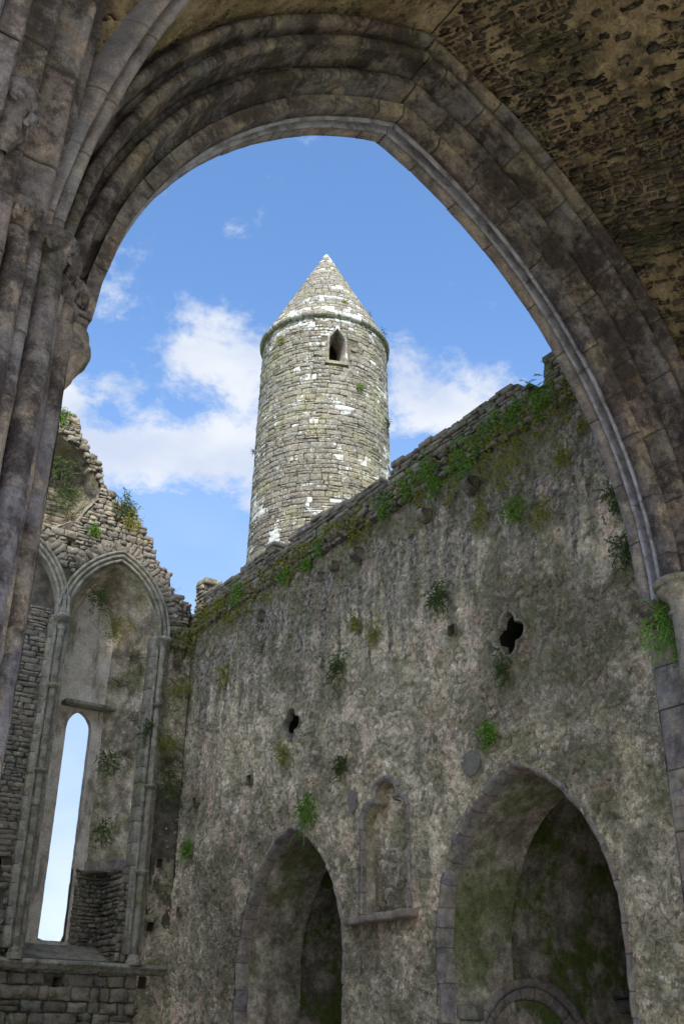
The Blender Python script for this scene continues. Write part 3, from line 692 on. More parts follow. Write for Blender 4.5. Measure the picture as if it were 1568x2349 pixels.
# diagonal ribs: section around the path
def rib(p0, d, name='diagonal_rib', seed=1):
    """p0 springing point in plan, d horizontal unit direction"""
    mb = MB(); rs = random.Random(seed); Rr = 6.6; w = np.array([-d[1], d[0]])
    # section: (lateral, radial) ; negative radial = towards the room
    sec = [(-.115, .26), (-.115, .09), (-.10, .03), (-.075, -.01), (-.045, -.005), (-.03, .04), (-.012, .085), (.004, .06), (.014, -.01), (.05, -.045), (.088, -.03), (.105, .03), (.108, .26)]
    sec = smooth_prof(sec, 1); a = 0.03
    while a < math.pi/2:
        e = min(math.pi/2, a+rs.uniform(.085, .13)); st = np.concatenate([[a, a+.0018], np.linspace(a+.004, e-.004, 8), [e-.0018, e]]); V = []
        for i, q in enumerate(st):
            rec = .012 if i in (0, len(st)-1) else 0
            for (l, rad) in sec:
                ra = Rr+rad+rec; hz = Rr-ra*math.cos(q)
                V.append((p0[0]+d[0]*hz+w[0]*l, p0[1]+d[1]*hz+w[1]*l, 6.55+ra*math.sin(q)))
        V = np.array(V); V += np.stack([fbm(V, 5, 3, 30+i) for i in range(3)], 1)*.010
        mb.add(V, grid_faces(len(st), len(sec)), jflag(len(st), len(sec), rs)); a = e
    mb.build(name, ASH_R, vault)
def m_rib(t):
    c, h, s, d = m_ashlar(t, 1.15, .15, .35)
    o = t.coord(); g = t.rng(t.noise(t.map(o, loc=(2, 0, 1)), 1.1, 5, .6), .45, .62)
    return t.mix(t.math('MULTIPLY', g, .5), c, (.27, .265, .27)), h, s, d
ASH_R = material('rib_stone', m_rib)
dg = math.sqrt(.5)
rib((1.55, 6.35), (dg, -dg)); 
rib((2*XC-1.55, 6.35), (-dg, -dg), seed=2)
# crossing tower above the vault, unseen; enlarged to keep sun off transept and gable
tow = thing('crossing_tower', 'unseen stone mass of the crossing tower above the vault, enlarged to shade the transept', 'tower', (6.16, 1.74, 14))
mb = MB(); box(mb, -2.6, 12.6, -4.3, 7.99, 13.9, 31, .0, .05); mb.build('masonry', STONE, tow)

# ================================================================== EAST WALL OF THE TRANSEPT  (x = 11)
def mp_e(u, v, d): return np.stack([11-np.asarray(d), np.asarray(u)+0*d, np.asarray(v)+0*d], -1)
def pointed(c, w, zs_, rise, z0, n=14, grow=0.0):
    Rr = (w*w+rise*rise)/(2*w); e = Rr-w; Rg = Rr+grow; ph = math.acos(e/Rg)
    L = [(c-w-grow, z0)]+[(c+e-Rg*math.cos(t), zs_+Rg*math.sin(t)) for t in np.linspace(0, ph, n)]
    Rt = [(2*c-x, z) for x, z in L[::-1]]
    return L+Rt[1:]
CH1 = pointed(17.80, 1.86, 3.0, 2.49, -.1); CH2 = pointed(11.49, 1.86, 3.0, 2.49, -.1)
def quatre(cy, cz, a, n=10, sq=1.0):
    r = a*.46; o = a*.56; pts = []
    for k in range(4):
        th = math.pi/2*k; cx, cz_ = cy+o*math.cos(th)*sq, cz+o*math.sin(th)
        for q in np.linspace(th-R_(102), th+R_(102), n): pts.append((cx+r*math.cos(q)*sq, cz_+r*math.sin(q)))
    return pts
Q1 = quatre(17.90, 7.56, .33); Q2 = quatre(11.36, 7.54, .37)
def trefoil(c, w, z0, zsp, n=9):
    L = [(c-w, z0), (c-w, zsp)]
    for (px, pz, r, a0, a1) in ((c-w*.50, zsp+.17, w*.52, 180, 75), (c-w*.03, zsp+.56, w*.46, 170, 90)):
        L += [(px+r*math.cos(R_(a)), pz+r*.95*math.sin(R_(a))) for a in np.linspace(a0, a1, n)]
    L = [p for p in L if p[0] <= c+1e-6]; Rt = [(2*c-x, z) for x, z in L[::-1]]
    return L+Rt
TR = trefoil(14.72, .62, 3.66, 4.98)
def rect(a, b, c, d): return [(a, c), (b, c), (b, d), (a, d)]
PUT_E = [rect(19.38, 19.56, 6.60, 6.80), rect(21.90, 22.05, 6.55, 6.76), rect(12.60, 12.77, 7.92, 8.10), rect(22.3, 22.45, 4.2, 4.4)]
ewall = thing('transept_wall', 'tall side wall with flaking plaster, two pointed chapel openings and quatrefoils', 'wall', (11, 15.5, 0))
def dE(P):
    Q = np.stack([P[:, 0], P[:, 1], 0*P[:, 0]], 1)
    return .07*fbm(Q, .35, 3, 2)+.035*fbm(Q, 1.7, 3, 8)
V, F, P = sheet(mp_e, 8.0, 22.92, 0, 11.42, .03, holes=[CH1, CH2, Q1, Q2, TR]+PUT_E, dfun=dE)
mesh_obj('plastered_face', V, [f[::-1] for f in F], WALL, ewall, P)
# core of the wall behind (top ledge, thickness)
def extrude_outline(mb, pts, mp, d0, d1, closed=False, n=2, r=None, dup=None):
    """surface that runs from depth d0 to d1 along an outline"""
    pts = np.array(pts, float); ds = np.linspace(d0, d1, n); V = []
    for p in pts:
        for d in ds: V.append(mp(p[0], p[1], d))
    mb.add(np.array(V).reshape(-1, 3), grid_faces(len(pts), n, wrap=closed), r)
def densify(pts, st, closed=False):
    pts = [tuple(p) for p in pts]; o = []
    Q = pts+([pts[0]] if closed else [])
    for a, b in zip(Q[:-1], Q[1:]):
        k = max(1, int(math.hypot(b[0]-a[0], b[1]-a[1])/st))
        for i in range(k): o.append((a[0]+(b[0]-a[0])*i/k, a[1]+(b[1]-a[1])*i/k))
    if not closed: o.append(pts[-1])
    return o
def frame_band(mb, inner, outer, mp, dface, dback, closed, blk=.45, seed=1, cham=.05, wear=.008):
    """dressed stones round an opening: inner outline -> outer outline, sliced into blocks"""
    A = np.array(inner, float); B = np.array(outer, float); rs = random.Random(seed)
    if closed: A = np.vstack([A, A[:1]]); B = np.vstack([B, B[:1]])
    seg = np.concatenate([[0], np.cumsum(np.hypot(*(np.diff((A+B)/2, axis=0).T)))]); L = seg[-1]; s = 0
    def at(X, q): return np.stack([np.interp(q, seg, X[:, 0]), np.interp(q, seg, X[:, 1])], 1)
    while s < L-.01:
        e = min(L, s+blk*rs.uniform(.7, 1.3));
        if L-e < blk*.4: e = L
        q = np.concatenate([[s, s+.01], np.linspace(s+.02, e-.02, max(2, int((e-s)/.05))), [e-.01, e]]); a, b = at(A, q), at(B, q)
        dd = rs.gauss(0, .004); rec = np.zeros(len(q)); rec[0] = rec[-1] = .012
        k = min(.45, cham/max(.02, np.hypot(*(b[0]-a[0]))))
        rows = [(a, dback), (a, dface-cham), (a+(b-a)*k*.5, dface-cham*.35), (a+(b-a)*k, dface), (a+(b-a)*.6, dface), (b, dface), (b, dface-.12)]
        V = np.concatenate([mp(p[:, 0], p[:, 1], np.full(len(q), d+dd)-rec) for p, d in rows]).reshape(len(rows), len(q), 3).transpose(1, 0, 2).reshape(-1, 3)
        V = V+np.stack([fbm(V, 7, 3, 40+i) for i in range(3)], 1)*wear
        mb.add(V, grid_faces(len(q), len(rows)), jflag(len(q), len(rows), rs)); s = e
def chapel_frame(c, seed):
    mb = MB(); i = densify(pointed(c, 1.80, 3.0, 2.42, 0, 22), .1); o = densify(pointed(c, 1.80, 3.0, 2.42, 0, 22, grow=.12), .1)
    n = min(len(i), len(o)); i = [i[int(k*(len(i)-1)/(n-1))] for k in range(n)]; o = [o[int(k*(len(o)-1)/(n-1))] for k in range(n)]
    frame_band(mb, i, o, mp_e, .015, -.25, False, .42, seed, .07, .03)
    return mb
chapel_frame(17.80, 1).build('chapel_arch_surround', PURP, ewall)
chapel_frame(11.49, 2).build('chapel_arch_surround', PURP, ewall)
for c, sd_ in ((17.80, 5), (11.49, 6)):
    pts = densify(pointed(c, 1.83, 3.0, 2.44, 0, 30), .12); ds = np.linspace(-.2, -1.5, 26)
    V = np.array([mp_e(p[0], p[1], np.array(d)) for p in pts for d in ds]).reshape(-1, 3)
    V += np.stack([fbm(V, 1.5, 4, 70+i) for i in range(3)], 1)*.035
    m_ = MB(); m_.add(V, grid_faces(len(pts), len(ds))); m_.build('chapel_arch_reveal', REVEAL, ewall)
# quatrefoils
for cy, cz, a, lb in ((17.90, 7.56, .31, 'small quatrefoil'), (11.36, 7.54, .34, 'large')):
    mb = MB(); frame_band(mb, quatre(cy, cz, a, 12), quatre(cy, cz, a*1.15, 12), mp_e, .03, -.13, True, .6, 3, .04, .006)
    o = mb.build('quatrefoil_window', LIME, ewall)
    m2 = MB(); extrude_outline(m2, quatre(cy, cz, a*1.0, 12), mp_e, -.12, -1.1, True, 4); m2.build('reveal', DARK, o)
    m3 = MB(); m3.add(mp_e(np.array([cy-.5, cy+.5, cy+.5, cy-.5]), np.array([cz-.5, cz-.5, cz+.5, cz+.5]), np.full(4, -1.08)), [(0, 1, 2, 3)]); m3.build('backing', DARK, o)
# trefoil niche
mb = MB()
tin = densify(TR, .05); tcen = np.array([14.72, 4.7])
tout = [(x+(.09 if x > 14.72 else -.09)*min(1, abs(x-14.72)/.3), z+(.09*max(0, min(1, (z-4.9)/.6)))) for x, z in tin]
frame_band(mb, tin, tout, mp_e, .03, -.07, False, .34, 8, .05, .014)
nic = mb.build('trefoil_niche', PURP, ewall)
mb = MB(); extrude_outline(mb, tin, mp_e, -.06, -.26, False, 6); mb.build('niche_reveal', SPLAY, nic)
V, F, P = sheet(lambda u, v, d: mp_e(u, v, d-.24), 14.0, 15.45, 3.5, 5.95, .045, dfun=lambda P: .03*fbm(np.stack([P[:, 0], P[:, 1], 0*P[:, 0]], 1), 2, 3, 5))
mesh_obj('back_panel', V, [f[::-1] for f in F], WALL, nic, P)
mb = MB()
for k in range(4):
    y0 = 13.82+k*.47; box(mb, 10.80, 11.1, y0+.004, y0+.466, 3.50, 3.62, .008, .02, n=0)
mb.build('sill', PURP, nic)
# putlog holes lined
for h in PUT_E:
    m2 = MB(); extrude_outline(m2, h, mp_e, .06, -.5, True, 3); (a, c), (b, d) = h[0], h[2]
    m2.add(mp_e(np.array([a, b, b, a]), np.array([c, c, d, d]), np.full(4, -.5)), [(0, 1, 2, 3)]); m2.build('putlog_hole', STONE, ewall)
# two smooth plaques
mb = MB()
for (cy, cz, ry, rz) in ((12.38, 5.66, .22, .21), (15.66, 5.62, .13, .22)):
    pts = [(cy+ry*math.cos(q)*(1+.12*math.sin(3*q)), cz+rz*math.sin(q)*(1+.08*math.cos(2*q))) for q in np.linspace(0, 2*math.pi, 26, endpoint=False)]
    n = len(pts); V = [mp_e(np.array(p[0]), np.array(p[1]), np.array(.035)) for p in pts]+[mp_e(np.array(p[0]), np.array(p[1]), np.array(-.05)) for p in pts]
    mb.add(np.array(V).reshape(-1, 3), [tuple(range(n))[::-1]]+[(i, (i+1) % n, n+(i+1) % n, n+i) for i in range(n)], [.1, .1, .1])
def m_slab(t):
    o = t.coord(); return t.ramp(t.noise(o, 6, 7, .7), [(.3, (.15, .135, .115)), (.6, (.28, .25, .21))]), t.noise(o, 20, 6, .7), .02, False
mb.build('smooth_patch', material('grey_slab', m_slab), ewall, smooth=False)
# corbels along the top
corb0 = None
for i, (y, z, s) in enumerate(((19.29, 10.41, 1.0), (16.85, 10.50, .85), (16.33, 10.56, .9), (15.47, 10.50, 1.15), (13.29, 10.47, 1.15), (11.97, 10.52, 1.3))):
    mb = MB(); pts = []
    s *= .62; w = .17*s
    prof = [(0, .17), (.24, .15), (.30, .08), (.28, -.02), (.20, -.10), (.08, -.16), (0, -.18)]
    V = np.array([[10.99-a*s, y+q*w*(1-.25*(a/.3)**2), z+b*s] for q in (-1, -.8, 0, .8, 1) for a, b in smooth_prof(prof, 1)]); k = len(V)//5
    V += np.stack([fbm(V+i*3, 6, 3, 80+j) for j in range(3)], 1)*.025
    mb.add(V, grid_faces(5, k)+[tuple(range(k))[::-1], tuple(range(4*k, 5*k))]); mb.build('corbel', STONE, ewall)
# masonry core + ledge + parapet
mb = MB()
V, F, P = sheet(lambda u, v, d: np.stack([11.0+v, u, 11.40+d], -1), 8.0, 23.0, -.02, 1.5, .06, dfun=lambda P: .05*fbm(np.stack([P[:, 0], P[:, 1], 0*P[:, 0]], 1), 1.5, 3, 9))
mb.add(V, F); mb.build('wall_walk', MORT, ewall)
mb = MB(); box(mb, 12.5, 12.6, 8, 9.55, 0, 11.4); box(mb, 12.5, 12.6, 13.4, 15.9, 0, 11.4); box(mb, 12.5, 12.6, 19.8, 24, 0, 11.4); box(mb, 12.5, 12.6, 9.55, 13.4, 5.6, 11.4); box(mb, 12.5, 12.6, 15.9, 19.8, 5.6, 11.4)
mb.build('outer_face', STONE, ewall, smooth=False)
mb = MB()
stones(mb, lambda u, v, d: mp_e(u, v, d+.03), 8.5, 22.9, 11.06, 11.56, .15, .24, relief=.03, rough=.03, depth=.3, seed=41)
mb.build('edge_stones', STONE, ewall)
PAR = [(8.0, 11.4), (23.9, 11.4), (23.9, 12.95), (23.45, 12.95), (23.4, 12.85), (23.35, 12.5), (22.6, 12.42), (21.0, 12.50), (20.62, 12.48), (20.60, 12.60), (19.75, 12.60), (19.7, 12.25), (19.1, 12.25), (19.05, 12.52), (17.2, 12.45), (15.7, 12.38), (15.45, 12.40), (15.4, 12.05), (15.05, 12.05), (15.0, 12.58), (13.2, 12.55), (11.35, 12.60), (11.2, 12.55), (11.0, 12.35), (10.85, 12.2), (10.7, 12.1), (10.55, 12.08), (10.52, 12.65), (9.9, 12.62), (8.0, 12.6)]
mpp = lambda u, v, d: np.stack([11.5-np.asarray(d)+0*u, u+0*d, v+0*d], -1)
mb = MB(); stones(mb, mpp, 8, 23.9, 11.4, 13.0, .13, .30, keep=PAR, relief=.03, rough=.014, depth=.5, seed=12, gap=.008)
mb.build('parapet', STONE, ewall)
mb = MB(); V, F, P = sheet(lambda u, v, d: mpp(u, v, d-.02), 8, 23.9, 11.4, 13.0, .07, keep=[(a, b-.05) for a, b in PAR]); mb.add(V, [f[::-1] for f in F]); 
mb.build('parapet_mortar', MORT, ewall)
# capping stones on the parapet (profiled along its top)
mb = MB(); rs = random.Random(5)
top = [p for p in PAR[2:]]
for (a, b) in zip(top[:-1], top[1:]):
    if abs(a[0]-b[0]) < .2: continue
    n = max(1, int(abs(a[0]-b[0])/.38))
    for k in range(n):
        u0 = a[0]+(b[0]-a[0])*k/n; u1 = a[0]+(b[0]-a[0])*(k+1)/n; z = a[1]+(b[1]-a[1])*(k+.5)/n+rs.gauss(0, .035)-(.07 if rs.random() < .3 else 0)
        box(mb, 11.46+rs.gauss(0, .01), 12.05, min(u0, u1)+.008, max(u0, u1)-.008, z-.10, z+.03, .018, .03, [rs.random() for _ in range(3)])
mb.build('coping', STONE_L, ewall)

# ------------------------------------------------------------------ chapels behind the openings
for (y0, y1, lb, nm, seed) in ((9.62, 13.36, 'dark mossy chapel behind the wider pointed opening, round-headed tomb recess in its wall', 'a', 1), (15.98, 19.70, 'dark empty chapel behind the smaller pointed opening below the niche', 'b', 2)):
    ch = thing('side_chapel', lb, 'chapel', (14, (y0+y1)/2, 0))
    yc = (y0+y1)/2; w = (y1-y0)/2+.02
    pts = densify(pointed(yc, w, 3.4, 3.3, 0, 30), .15); xs = np.linspace(12.48, 16.6, 50)
    V = np.array([(x, p[0], p[1]) for p in pts for x in xs]); V += np.stack([fbm(V, 1.2, 4, 90+i) for i in range(3)], 1)*.03
    mb = MB(); mb.add(V, grid_faces(len(pts), 50)); mb.build('vault', CHAPEL, ch)
    mb = MB(); V, F, P = sheet(lambda u, v, d: np.stack([16.55+d, u, v], -1), y0-.1, y1+.1, 0, 7, .09); mb.add(V, F); mb.build('end_wall', CHAPEL, ch)
    # wall above the rear arch inside
    if seed == 1:
        zc, xc_ = 1.32, 12.84
        mb = MB(); mpn = lambda u, v, d: np.stack([u+0*d, 13.36-d+0*u, v+0*d], -1)
        A = np.linspace(R_(8), R_(172), 40)
        frame_band(mb, [(xc_+1.02*math.cos(a), zc+1.02*math.sin(a)) for a in A], [(xc_+1.20*math.cos(a), zc+1.20*math.sin(a)) for a in A], mpn, .06, -.3, False, .35, 4, .05)
        frame_band(mb, [(xc_+1.20*math.cos(a), zc+1.20*math.sin(a)) for a in A], [(xc_+1.33*math.cos(a), zc+1.33*math.sin(a)) for a in A], mpn, .13, .03, False, .6, 5, .05)
        rec = mb.build('tomb_recess', PURP, ch)
        mb = MB(); box(mb, 11.3, 11.72, 13.18, 13.40, 2.02, 2.22, .01, .03); box(mb, 11.34, 11.66, 13.22, 13.4, 1.9, 2.02, .01, .03); mb.build('impost', LIME, ch)
        mb = MB(); mb.add(mpn(np.array([xc_+1.0*math.cos(a) for a in A]+[xc_]), np.array([zc+1.0*math.sin(a) for a in A]+[zc]), np.full(41, .012)), [(i, 40, i+1) for i in range(39)]); mb.build('recess_back', CHAPEL, rec)
        mb = MB(); box(mb, 14.8, 15.6, 13.05, 13.4, 2.42, 2.55, .01, .03); box(mb, 14.9, 15.5, 13.12, 13.4, 2.2, 2.42, .01, .03); mb.build('shelf', ASH_D, ch)

# ================================================================== GABLE WALL (y = 22.9)
def mp_g(u, v, d): return np.stack([np.asarray(u)+0*d, 22.9-np.asarray(d)+0*u, np.asarray(v)+0*d], -1)
gable = thing('gable_wall', 'ruined gable wall with tall lancet window, blind arcade and broken sloping top', 'wall', (6.2, 23.5, 0))
SIL = [(1.0, 0), (11.05, 0), (11.05, 11.5), (10.85, 11.85), (10.55, 12.02), (10.3, 12.2), (10.22, 12.62), (9.9, 12.72), (9.72, 13.1), (9.62, 13.35), (9.46, 13.55), (9.25, 13.72), (9.08, 14.05), (8.6, 14.2), (8.42, 14.4), (8.15, 14.62), (8.05, 14.95), (7.72, 15.35), (7.35, 15.85), (7.05, 16.3), (6.5, 16.3), (5.6, 16.2), (4.9, 15.2), (4.0, 14.2), (3.0, 13.0), (2.0, 12.0), (1.0, 11.5)]
BR = pointed(8.86, 1.22, 10.72, 1.78, 3.25); BL = pointed(6.2, 1.22, 10.72, 1.78, 3.25)
UP = [(5.2, 12.95), (6.9, 12.92), (7.6, 13.35), (7.98, 14.1), (7.82, 14.75), (7.45, 15.3), (6.7, 15.62), (5.4, 15.5)]
PUT_G = [rect(10.56, 10.70, 5.28, 5.48), rect(10.46, 10.62, 3.92, 4.10), rect(8.44, 8.62, 2.70, 2.90), rect(10.38, 10.55, 2.74, 2.98), rect(7.38, 7.52, 12.55, 12.73), rect(10.46, 10.64, 11.10, 11.24), rect(8.52, 8.66, 13.55, 13.68)]
HO = [BR, BL, UP]+PUT_G
PW = [(10.02, 3.2), (11.0, 3.2), (11.0, 10.6), (10.45, 10.9), (10.02, 10.7)]        # plastered strip between shaft and corner
V, F, P = sheet(lambda u, v, d: mp_g(u, v, d-.035), 1.0, 11.05, 0, 16.3, .08, holes=HO, keep=[(a, b-.04) for a, b in SIL])
mesh_obj('mortar_bed', V, F, MORT, gable, P)
V, F, P = sheet(lambda u, v, d: mp_g(u, v, d+.015), 10.2, 11.02, 0, 10.9, .045, holes=PUT_G, dfun=lambda P: .05*fbm(np.stack([P[:, 0], P[:, 1], 0*P[:, 0]], 1), 1.2, 3, 3)-.03)
mesh_obj('plaster', V, F, WALL_G, gable, P)
mb = MB(); stones(mb, mp_g, 1.0, 10.9, 10.6, 16.4, .15, .21, keep=SIL, holes=HO+[pointed(8.86, 1.5, 10.72, 2.05, 3), pointed(6.2, 1.5, 10.72, 2.05, 3)], relief=.03, rough=.028, depth=.30, seed=3, gap=.006)
mb.build('upper_masonry', STONE_L, gable)
mb = MB(); stones(mb, mp_g, 1.0, 10.35, 0.0, 3.0, .21, .38, holes=PUT_G, relief=.03, rough=.03, depth=.2, seed=4, gap=.008)
mb.build('lower_masonry', STONE_M, gable)
# broken stones that stand along the ragged edge
mb = MB(); rs = random.Random(9); E2 = densify(SIL[2:20], .19)
for (x, z) in E2:
    if x > 10.9: continue
    w, h, d0 = rs.uniform(.07, .2), rs.uniform(.04, .10), rs.uniform(.0, .5)
    for dy in (0, .35, .75):
        xx, zz2 = x-.08+rs.gauss(0, .05), z-.05+rs.gauss(0, .03)
        box(mb, xx-w, xx+w*.8, 22.9+dy-.02+rs.gauss(0, .03), 22.9+dy+.33, zz2-h, zz2+h*.8, .05, .035, [rs.random() for _ in range(3)])
mb.build('broken_edge', STONE_L, gable)
# thickness of the wall along the broken top
mb = MB(); pts = densify([(a-.06, b-.08) for a, b in SIL[2:]], .25)
V = np.array([(p[0], 22.9+q, p[1]) for p in pts for q in np.linspace(.02, 1.3, 8)]); V += np.stack([fbm(V, 2, 3, i) for i in range(3)], 1)*.05
mb.add(V, grid_faces(len(pts), 8)); mb.build('wall_top', MORT, gable)
V, F, P = sheet(lambda u, v, d: np.stack([u, 24.22+0*d, v], -1), 1.0, 12.6, 0, 16.3, .2, holes=[rect(8.36, 9.10, 3.7, 8.9)], keep=[(1, 0), (12.6, 0), (12.6, 11.5)]+[(a-.05, b-.1) for a, b in SIL[2:]])
mesh_obj('outer_face', V, F, STONE, gable, P)
# lancet: back panel with the opening, splays lofted from the bay outline
LAN = pointed(8.73, .315, 8.45, .46, 3.68, 10)
NIC = rect(9.12, 9.74, 3.25, 5.2)
BK = [(8.18, 3.25), (8.18, 10.6), (8.3, 11.2), (8.72, 11.95), (9.15, 11.2), (9.28, 10.6), (9.28, 3.25)]
mpb = lambda u, v, d: np.stack([u+0*d, 24.05-d+0*u, v+0*d], -1)
V, F, P = sheet(mpb, 8.1, 9.36, 3.2, 12.0, .04, holes=[LAN], dfun=lambda P: .02*fbm(np.stack([P[:, 0], P[:, 1], 0*P[:, 0]], 1), 1.5, 3, 3))
win = mesh_obj('lancet_window', V, F, PANEL, gable, P)
mb = MB(); mb2 = densify(LAN, .08)
V = np.array([(p[0], 24.05+q, p[1]) for p in mb2+[mb2[0]] for q in (0, .06, .12, .17)]); V += np.stack([vnoise(V, 8, i) for i in range(3)], 1)*.008
mb.add(V, grid_faces(len(mb2)+1, 4)); mb.build('frame', PURP, win)
mb = MB(); box(mb, 8.2, 9.48, 23.72, 24.06, 8.98, 9.08, .012, .02, n=0); mb.build('lintel', LIME, win)
fr = densify(BR, .1); n = len(fr)
def bkp(i):
    """matching point on the narrow back outline"""
    x, z = fr[i]
    if z <= 10.72: return (8.14 if x < 8.86 else 9.32, z)
    t_ = (x-8.86)/1.22; return (8.73+t_*.59, 10.72+(z-10.72)*.72)
V = []; 
for i in range(n):
    a = np.array(fr[i]); b = np.array(bkp(i))
    for q in np.linspace(0, 1, 14):
        p = a+(b-a)*q; V.append((p[0], 22.92+1.15*q, p[1]))
V = np.array(V); V += np.stack([fbm(V, 1.6, 4, 50+i) for i in range(3)], 1)*.05
keepf = [f for f in grid_faces(n, 14) if not (V[list(f)][:, 0].min() > 9.2 and V[list(f)][:, 2].mean() < 5.2)]
mb = MB(); mb.add(V, keepf); mb.build('splay', SPLAY, win)
# deep square recess right of the lancet
rc_ = MB(); stones(rc_, mpb, 9.1, 9.82, 3.2, 5.2, .11, .24, relief=.03, rough=.02, depth=.1, seed=14, gap=.007)
stones(rc_, lambda u, v, d: np.stack([9.76-d+0*u, u+0*d, v+0*d], -1), 22.92, 24.05, 3.2, 5.2, .12, .26, relief=.025, rough=.02, depth=.1, seed=15, flip=True)
rn = rc_.build('square_recess', STONE, gable)
mb = MB(); pg = [(9.28, 24.06), (10.07, 22.885), (10.12, 22.95), (9.84, 23.42), (9.84, 24.12)]; V = [(x, y, 5.2) for x, y in pg]+[(x, y, 5.42) for x, y in pg]
mb.add(V, [(0, 1, 2, 3, 4), (9, 8, 7, 6, 5)]+[(i, i+5, (i+1) % 5+5, (i+1) % 5) for i in range(5)]); mb.build('lintel', PURP, rn, smooth=False)
mb = MB(); mb.add(mpb(np.array([9.0, 9.9, 9.9, 9.0]), np.array([3.2, 3.2, 5.25, 5.25]), np.full(4, -.03)), [(0, 1, 2, 3)]); mb.add(np.array([(9.79, 22.93, 3.2), (9.79, 24.1, 3.2), (9.79, 24.1, 5.25), (9.79, 22.93, 5.25)]), [(0, 1, 2, 3)])
mb.add(np.array([(9.79, 22.925, 3.2), (10.06, 22.925, 3.2), (10.06, 22.925, 5.25), (9.79, 22.925, 5.25)]), [(0, 1, 2, 3)]); mb.build('bed', MORT, rn)
mb = MB(); stones(mb, mp_g, 9.76, 10.04, 3.25, 5.2, .16, .3, relief=.02, seed=77); mb.build('jamb_stones', STONE, gable)
# sloping sill inside the bay
mb = MB(); V, F, P = sheet(lambda u, v, d: np.stack([u, 22.9+v, 3.2+.42*v/1.15+d], -1), 7.6, 10.1, 0, 1.2, .08, dfun=lambda P: .05*fbm(np.stack([P[:, 0], P[:, 1], 0*P[:, 0]], 1), 2.5, 3, 1)); mb.add(V, F); mb.build('sloping_sill', STONE_M, gable)
# left bay is walled up with coursed rubble
mpl = lambda u, v, d: mp_g(u, v, d-.10)
V, F, P = sheet(lambda u, v, d: mp_g(u, v, d-.14), 4.9, 7.5, 3.2, 12.6, .1, holes=[rect(6.6, 7.05, 4.25, 5.2)]); mb = MB(); mb.add(V, F)
inf = mb.build('walled_up_bay', MORT, gable)
mb = MB(); stones(mb, mpl, 4.95, 7.46, 3.2, 10.9, .13, .27, holes=[rect(6.6, 7.05, 4.25, 5.2)], relief=.014, rough=.02, depth=.08, seed=18, gap=.005); mb.build('infill_masonry', STONE_L, inf)
mb = MB(); box(mb, 6.5, 7.15, 23.2, 23.9, 4.2, 5.25); mb.build('dark_recess', DARK, inf)
# upper broken recess: smooth back wall and mossy jagged reveal
V, F, P = sheet(lambda u, v, d: mp_g(u, v, d-.95), 4.9, 8.2, 12.6, 15.9, .1); mb = MB(); mb.add(V, F); ub = mb.build('upper_recess', MORT, gable)
mb = MB(); stones(mb, lambda u, v, d: mp_g(u, v, d-.93), 4.9, 7.75, 12.7, 15.9, .13, .34, relief=.012, rough=.008, depth=.05, seed=22, gap=.005); mb.build('back_masonry', STONE, ub)
pts = densify(UP, .14, True); V = []
for k, p in enumerate(pts+[pts[0]]):
    for q in np.linspace(0, 1, 9):
        cx, cz = 6.4, 14.2; s = 1-.16*q; V.append((cx+(p[0]-cx)*s, 22.9+.93*q, cz+(p[1]-cz)*(1-.12*q)))
V = np.array(V); V += np.stack([fbm(V, 3.3, 4, 50+i) for i in range(3)], 1)*.13
mb = MB(); mb.add(V, grid_faces(len(pts)+1, 9)); mb.build('reveal', STONE_M, ub)
# arcade mouldings and shafts
def bay_mould(c, seed):
    mb = MB(); prof = [(-.02, -.35), (.0, -.06), (.02, -.01)]+roll((.05, .02), .04, 200, 20, 6)[::1]+[(.10, -.02), (.125, .0)]+[(.125+.045*(1-math.cos(a)), .02+.05*math.sin(a)) for a in np.linspace(0, math.pi, 6)]+[(.225, -.01), (.24, .05), (.275, .085), (.315, .06), (.325, -.03)]
    prof = smooth_prof(prof, 1); w, rise = 1.19, 1.76; R0 = (w*w+rise*rise)/(2*w); e = R0-w; rs = random.Random(seed)
    SL = R0*math.acos(e/R0)
    for side in (-1, 1):
        s = -.0
        while s < SL-.01:
            e2 = min(SL, s+rs.uniform(.45, .75))
            if SL-e2 < .2: e2 = SL
            ss = np.concatenate([[s, s+.01], np.linspace(s+.02, e2-.02, 8), [e2-.01, e2]]); V = []
            for i, q in enumerate(ss):
                rec = .010 if i in (0, len(ss)-1) else 0
                for (r, d) in prof:
                    Rg = R0+r; t_ = min(1, q/SL)*math.acos(e/Rg); x = e-Rg*math.cos(t_); V.append(mp_g(np.array(c+(x if side < 0 else -x)), np.array(10.75+Rg*math.sin(t_)), np.array(d+.02-rec)))
            V = np.array(V).reshape(-1, 3); V += np.stack([fbm(V, 8, 2, i) for i in range(3)], 1)*.006
            mb.add(V, grid_faces(len(ss), len(prof), flip=(side > 0)), [rs.random() for _ in range(3)]); s = e2
    return mb
bay_mould(8.86, 1).build('arcade_arch', LIME, gable); bay_mould(6.2, 2).build('arcade_arch', LIME, gable)
